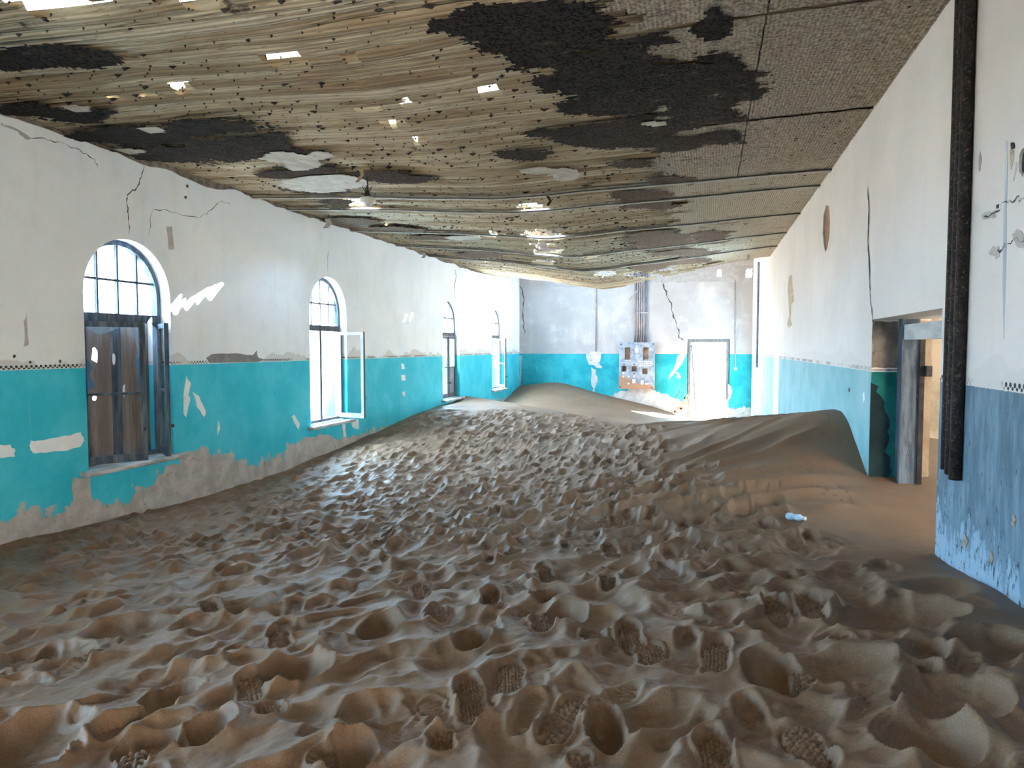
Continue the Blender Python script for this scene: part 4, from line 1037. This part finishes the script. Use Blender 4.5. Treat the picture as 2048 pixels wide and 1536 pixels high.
# conduits
CW = ['leftmost', 'second', 'third', 'fourth', 'fifth', 'rightmost']
for k in range(6):
    u = 1270 + k * 4.4
    c = pxF(u, 683); x = c[0]
    o = MB().tube([(x, YF - 0.06, Z1 - 0.02), (x, YF - 0.06, 3.4), (x + 0.005 * (k % 2), YF - 0.06, 4.9)], 0.026, 8).build('conduit', m_conduit if k < 5 else m_conduit_blue, None, True)
    tag(o, ('rusty grey conduit, %s of the six above the slate panel' if k < 5 else 'blue-grey conduit, %s of the six above the slate panel') % CW[k], 'conduit', 'conduits above the panel')
for v in (626,):
    a, b = pxF(1266, v), pxF(1296, v)
    tag(MB().box((a[0], YF - 0.095, a[1] - .02), (b[0], YF - 0.085, a[1] + .02)).build('conduit_clamp', m_conduit), 'flat metal clamp across the six conduits on the far wall', 'clamp')
a, b = pxF(1258, 602), pxF(1284, 571)
tag(MB().tube([(a[0], YF - 0.13, a[1]), (b[0], YF - 0.11, b[1])], 0.016, 6).build('loose_rod', m_conduit), 'thin rod slanting across the conduit bundle on the far wall', 'rod')
a = pxF(1192, 703)
o = MB().tube([(a[0], YF - 0.03, a[1]), (a[0], YF - 0.03, 4.9)], 0.022, 8).build('conduit', m_conduit, None, True)
tag(o, 'single rusty conduit on the far wall left of the slate panel', 'conduit')
c = pxF(1192, 702)
a, b = pxF(1471, 735), pxF(1470, 560)
sw = empty('bell_pull', (a[0], YF, a[1])); tag(sw, 'thin conduit ending in a small pale knob right of the far doorway', 'conduit')
MB().tube([(a[0], YF - 0.03, a[1]), (b[0], YF - 0.03, b[1])], 0.017, 8).build('tube', m_conduit, sw)
MB().tube([(a[0], YF - 0.075, a[1] - .03), (a[0], YF - 0.002, a[1] - .03)], [0.03, 0.05], 10).build('knob', m_screw, sw)
c = pxF(1470, 676)
MB().box((a[0] - .03, YF - .055, c[1] - .03), (a[0] + .03, YF - 0.002, c[1] + .03)).build('coupling', m_conduit, sw)
a, b = pxR(1516, 735), pxR(1519, 525)
o = MB().tube([(XR - 0.03, a[0], a[1]), (XR - 0.03, a[0], b[1])], 0.026, 8).build('conduit', m_conduit_blue, None, True)
tag(o, 'thin dark blue conduit down the far end of the right wall', 'conduit')
# three rusted pipes on the near right wall
for k, nm in enumerate(('leftmost', 'middle', 'rightmost')):
    y_ = 4.215 - k * 0.068
    zb = 1.415 - 0.016 * k
    pts = [(XR - 0.030, y_ + 0.004 * math.sin(k + t_), z) for t_, z in enumerate(np.linspace(zb, 4.3, 9))]
    o = MB().tube(pts, 0.029, 14).build('rusted_pipe', m_pipe_dark, None, True)
    tag(o, '%s of three black rusted pipes running down the near right wall' % nm, 'pipe', 'rusted wall pipes')

# ceiling lamp
lp = onZ(735, 404, 3.62)
lamp = empty('ceiling_lamp', tuple(lp)); tag(lamp, 'white porcelain ceiling lamp hanging from the torn lath', 'lamp')
lx, ly, lz = lp
MB().lathe((lx, ly, lz), [(0.0, 0.055), (0.04, 0.055), (0.078, 0.045), (0.088, 0.02), (0.086, -0.005), (0.06, -0.018), (0.0, -0.02)], 20).build('shade', m_porcelain, lamp, True)
MB().lathe((lx, ly, lz - 0.02), [(0.045, 0.0), (0.040, -0.03), (0.0, -0.034)], 16).build('lamp_holder', m_porcelain, lamp, True)
MB().lathe((lx, ly, lz + 0.05), [(0.03, 0.0), (0.034, 0.03), (0.02, 0.07), (0.0, 0.075)], 12).build('cap', m_black, lamp, True)
MB().tube([(lx, ly, lz + .12), (lx + .005, ly, lz + .17), (lx - .01, ly, float(zc(lx, ly)))], 0.007, 6).build('stem', m_black, lamp)
for k in range(5):
    a = k * 1.26; MB().tube([(lx + .02 * math.cos(a), ly + .02 * math.sin(a), lz + .11), (lx + .055 * math.cos(a), ly + .055 * math.sin(a), lz + .16)], 0.005, 5).build('prong', m_black, lamp)

# plastic bottle on the sand
bp = sand_at(1591, 1040)
bt = empty('plastic_bottle', tuple(bp)); tag(bt, 'small crumpled pale blue plastic bottle lying on the sand near the dune', 'bottle')
m_bottle = simple('pale_blue_plastic', (0.30, 0.55, 0.85), (0.62, 0.80, 0.95), 30, 0.25, spec=0.6)
zt = float(bp[2]) + 0.02
ax = Vector((0.85, -0.5, 0.02)).normalized()
pts = [Vector((bp[0], bp[1], zt)) + ax * t_ for t_ in (-0.065, -0.055, -0.03, -0.01, 0.01, 0.03, 0.045, 0.055)]
MB().tube(pts, [0.012, 0.022, 0.024, 0.017, 0.022, 0.023, 0.014, 0.010], 9).build('body', m_bottle, bt)
MB().tube([pts[-1], pts[-1] + ax * 0.014], 0.012, 9).build('cap', m_porcelain, bt)

# ------------------------------------------------------------------ wear on the walls: cracks, patches, stains
def decal(name, fn, px, pts, mat, parent, t=0.004, jit=0.0, seed=0):
    q = [px(*p_) for p_ in pts]
    MB().prism(lambda a, b, d: fn(a, b, -t + d), q, (), t + 0.001).build(name, mat, parent)
def rough_poly(px, pts, sub=4, j=0.012, seed=0):
    r = random.Random(seed); q = [px(*p_) for p_ in pts]; out = []
    for i in range(len(q)):
        a, b = q[i], q[(i + 1) % len(q)]
        for k in range(sub):
            out.append((a[0] + (b[0] - a[0]) * k / sub + r.uniform(-j, j), a[1] + (b[1] - a[1]) * k / sub + r.uniform(-j, j)))
    return out
def patch(name, fn, px, pts, mat, parent, t=0.004, j=0.010, sub=4, seed=0):
    MB().prism(lambda a, b, d: fn(a, b, -t + d), rough_poly(px, pts, sub, j, seed), (), t + 0.001).build(name, mat, parent)
def crack(fn, px, pts, parent, wd=0.010, mat=None, seed=1, j=0.014, t=0.003):
    r = random.Random(seed); q = [px(*p_) for p_ in pts]; line = []
    for i in range(len(q) - 1):
        n = 5
        for k in range(n): line.append((q[i][0] + (q[i + 1][0] - q[i][0]) * k / n + r.uniform(-j, j), q[i][1] + (q[i + 1][1] - q[i][1]) * k / n + r.uniform(-j, j)))
    line.append(q[-1])
    L = []; Rr = []
    for i, p_ in enumerate(line):
        a = line[max(i - 1, 0)]; b = line[min(i + 1, len(line) - 1)]
        d = (b[0] - a[0], b[1] - a[1]); n_ = math.hypot(*d) or 1; w_ = wd * r.uniform(0.15, 1.0) * (0.3 if i in (0, len(line) - 1) else 1)
        L.append((p_[0] - d[1] / n_ * w_ / 2, p_[1] + d[0] / n_ * w_ / 2)); Rr.append((p_[0] + d[1] / n_ * w_ / 2, p_[1] - d[0] / n_ * w_ / 2))
    m = MB(); n = len(line)
    m.add([fn(a, b, -t) for a, b in L] + [fn(a, b, -t) for a, b in Rr], [(i, i + 1, n + i + 1, n + i) for i in range(n - 1)])
    m.build('crack', mat or m_crack, parent)

LW, RW, FWl = (fn_left, pxL), (fn_right, pxR), (fn_far, pxF)
for i, pts in enumerate([[(60, 882), (85, 880), (130, 872), (160, 866), (168, 880), (160, 895), (120, 902), (88, 905), (66, 908), (60, 895)], [(0, 890), (20, 890), (30, 900), (28, 912), (0, 916)],
                         [(372, 752), (381, 768), (376, 790), (380, 800), (372, 836), (367, 826), (366, 790)], [(385, 784), (398, 792), (411, 825), (408, 836), (393, 812)],
                         [(583, 832), (588, 830), (600, 848), (596, 858), (588, 846)], [(802, 728), (808, 728), (809, 738), (803, 738)], [(802, 750), (810, 750), (811, 761), (803, 761)], [(804, 783), (810, 783), (810, 793), (805, 792)],
                         [(700, 842), (716, 838), (718, 858), (706, 856)], [(684, 846), (690, 844), (692, 872), (687, 874)], [(440, 856), (436, 842), (434, 870)]]):
    patch('filler_patch', *LW, pts, m_white_patch, wall_left, 0.004, 0.008, 3, i)
patch('bare_patch', *LW, [(333, 454), (344, 453), (347, 498), (338, 500)], m_plaster, wall_left, 0.003, 0.006, 3, 3)
patch('bare_patch', *LW, [(412, 717), (425, 708), (470, 706), (505, 711), (513, 700), (516, 716), (530, 720), (515, 723), (420, 726)], simple('dark_bare_plaster', (0.20, 0.20, 0.21), (0.28, 0.27, 0.27), 9), wall_left, 0.003, 0.006, 3, 5)
patch('bare_patch', *LW, [(0, 246), (25, 255), (50, 268), (62, 276), (52, 280), (36, 262), (0, 252)], m_plaster, wall_left, 0.003, 0.012, 3, 6)
patch('bare_patch', *LW, [(48, 640), (55, 625), (58, 690), (47, 694)], m_plaster, wall_left, 0.0015, 0.01, 3, 7)
patch('bare_patch', *LW, [(150, 960), (178, 948), (188, 990), (186, 1040), (150, 1050), (140, 1010)], m_plaster, wall_left, 0.003, 0.03, 4, 8)
patch('bare_patch', *LW, [(600, 880), (640, 868), (668, 870), (662, 900), (620, 915), (604, 905)], m_plaster, wall_left, 0.003, 0.03, 4, 9)
crack(*LW, [(290, 322), (282, 352), (272, 378), (254, 388), (252, 402), (256, 430), (258, 470)], wall_left, 0.016, seed=2)
crack(*LW, [(298, 472), (304, 418), (340, 422), (398, 438), (422, 418), (440, 404), (460, 408)], wall_left, 0.009, seed=3)
crack(*LW, [(60, 274), (100, 279), (150, 297), (185, 315), (195, 336)], wall_left, 0.012, seed=4)
crack(*LW, [(910, 540), (912, 552), (908, 575), (911, 598)], wall_left, 0.03, seed=5)
crack(*LW, [(656, 500), (655, 545)], wall_left, 0.012, seed=6)
for i, (u, v) in enumerate([(60, 724), (120, 722), (374, 372), (371, 394), (28, 712)]):
    patch('chip', *LW, [(u - 3, v), (u, v - 3), (u + 3, v), (u, v + 4)], m_crack, wall_left, 0.003, 0.005, 2, i)
# right wall
crack(*RW, [(1736, 372), (1738, 420), (1737, 480), (1740, 560), (1741, 600), (1747, 640), (1752, 660)], wall_right, 0.050, seed=7)
crack(*RW, [(1600, 480), (1590, 600), (1562, 700)], wall_right, 0.012, m_stain, seed=8)
patch('rust_stain', *RW, [(1578, 552), (1584, 550), (1585, 575), (1588, 600), (1582, 612), (1581, 640), (1584, 650), (1578, 655), (1574, 648), (1579, 630), (1577, 600), (1576, 580)], m_stain, wall_right, 0.003, 0.012, 3, 4)
patch('bare_patch', *RW, [(1963, 432), (1975, 424), (1990, 420), (1992, 436), (1980, 432), (1968, 440)], m_plaster, wall_right, 0.003, 0.006, 3, 5)
patch('bare_patch', *RW, [(2024, 470), (2034, 460), (2047, 466), (2050, 496), (2034, 494), (2030, 480)], m_plaster, wall_right, 0.003, 0.006, 3, 6)
patch('bare_patch', *RW, [(1978, 506), (1986, 492), (1998, 494), (2000, 512), (1992, 516), (1984, 510)], m_plaster, wall_right, 0.003, 0.006, 3, 7)
crack(*RW, [(1964, 440), (1990, 425), (2008, 408), (2030, 398), (2050, 396)], wall_right, 0.010, seed=9)
crack(*RW, [(1990, 510), (2010, 492), (2030, 480), (2050, 478)], wall_right, 0.010, seed=10)
patch('chip', *RW, [(2022, 286), (2029, 284), (2030, 296), (2024, 299)], m_black, wall_right, 0.003, 0.003, 2, 3)
patch('chip', *RW, [(1993, 410), (1998, 408), (1998, 416), (1994, 417)], m_black, wall_right, 0.003, 0.002, 2, 4)
patch('rust_stain', *RW, [(2020, 300), (2030, 300), (2026, 330), (2022, 340)], m_stain, wall_right, 0.002, 0.004, 3, 9)
m_drip = simple('blue_drip', (0.42, 0.50, 0.56), (0.58, 0.64, 0.68), 6, stretch=(4, 4, .3))
patch('paint_drip', *RW, [(2012, 282), (2016, 282), (2014, 420), (2012, 560), (2008, 680), (2006, 560), (2008, 420)], m_drip, wall_right, 0.0015, 0.003, 4, 2)
patch('paint_drip', *RW, [(2033, 325), (2036, 330), (2028, 362), (2026, 358)], m_drip, wall_right, 0.0015, 0.003, 3, 2)
patch('filler_patch', *RW, [(1895, 936), (1920, 940), (1921, 952), (1916, 960), (1900, 950)], m_white_patch, wall_right, 0.006, 0.008, 3, 3)
for i, (u, v, s_) in enumerate([(1932, 1082, 10), (1985, 1115, 7), (2030, 1040, 8)]):
    patch('bare_patch', *RW, [(u - s_ * .6, v + s_), (u, v - s_ * 1.6), (u + s_ * .6, v), (u + s_ * .2, v + s_ * 1.5)], simple('brown_bare', (0.32, .25, .2), (.45, .38, .32), 20), wall_right, 0.006, 0.006, 3, i)
patch('chip', *RW, [(1697, 778), (1700, 776), (1700, 783), (1698, 784)], m_crack, wall_right, 0.003, 0.003, 2, 5)
patch('filler_patch', *RW, [(1726, 786), (1729, 784), (1730, 800), (1727, 806)], m_white_patch, wall_right, 0.003, 0.004, 2, 6)
# lack of light on the near doorway reveal, painted as dark patches
rv = lambda a, b, d: (a, D2[1] - 0.002 - d, b)
m_reveal_dark = simple('reveal_dark', (0.006, 0.018, 0.022), (0.014, 0.04, 0.045), 5)
m_dim_plaster = simple('dim_dirty_plaster', (0.13, 0.115, 0.10), (0.22, 0.20, 0.18), 6, c3=(0.07, 0.06, 0.055))
MB().prism(lambda a, b, d: rv(a, b, d), ragged_rect(XR + .004, XR + .188, 1.90, 2.265, 0.004, 9), (), 0.002).build('reveal_dirt_shade', m_dim_plaster, wall_right)  # upper reveal: dirt and shade both put into this colour
m_shaded_teal = simple('shaded_teal', (0.004, 0.11, 0.11), (0.01, 0.16, 0.16), 6)
MB().prism(lambda a, b, d: rv(a, b, d), ragged_rect(XR + .004, XR + .188, 0.6, 1.865, 0.002, 9), (), 0.0015).build('reveal_shade', m_shaded_teal, wall_right)  # teal darkened here to stand for the dim reveal
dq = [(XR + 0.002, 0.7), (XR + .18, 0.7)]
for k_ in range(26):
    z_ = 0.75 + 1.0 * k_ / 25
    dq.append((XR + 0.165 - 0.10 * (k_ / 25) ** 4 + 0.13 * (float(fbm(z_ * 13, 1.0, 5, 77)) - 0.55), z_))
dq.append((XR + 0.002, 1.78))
MB().prism(lambda a, b, d: rv(a, b, d), dq, (), 0.003).build('reveal_shade', m_reveal_dark, wall_right)
# far wall
crack(*FWl, [(1322, 560), (1335, 590), (1345, 620), (1352, 645), (1358, 672), (1366, 682)], wall_far, 0.055, seed=11, j=0.03)
crack(*FWl, [(1044, 578), (1048, 600), (1047, 640), (1049, 670)], wall_far, 0.05, seed=12, j=0.03)
crack(*FWl, [(1374, 765), (1362, 778), (1350, 800), (1347, 815)], wall_far, 0.022, seed=13, j=0.03)
crack(*FWl, [(1188, 600), (1183, 640), (1178, 680)], wall_far, 0.02, m_plaster, seed=14, j=0.03)
crack(*FWl, [(1484, 590), (1484, 640), (1476, 685)], wall_far, 0.02, m_plaster, seed=15, j=0.03)
m_filler_far = simple('grey_filler', (0.36, 0.37, 0.38), (0.44, 0.45, 0.46), 8)
for i, pts in enumerate([[(1172, 706), (1181, 706), (1182, 722), (1198, 728), (1204, 736), (1196, 738), (1190, 732), (1176, 728)], [(1184, 736), (1192, 740), (1194, 760), (1188, 790), (1184, 770)],
                         [(1355, 710), (1370, 705), (1372, 712), (1358, 735), (1342, 756), (1337, 757), (1350, 728)], [(1352, 745), (1360, 745), (1360, 756), (1353, 757)], [(1040, 710), (1042, 712), (1041, 800), (1038, 800)]]):
    patch('filler_patch', *FWl, pts, m_filler_far, wall_far, 0.006, 0.03, 3, i)
patch('bare_patch', *FWl, [(1182, 704), (1202, 704), (1201, 724), (1184, 726)], m_plaster, wall_far, 0.005, 0.02, 3, 8)
patch('bare_patch', *FWl, [(1456, 768), (1462, 772), (1464, 780), (1462, 795), (1457, 802)], m_filler_far, wall_far, 0.006, 0.02, 3, 9)
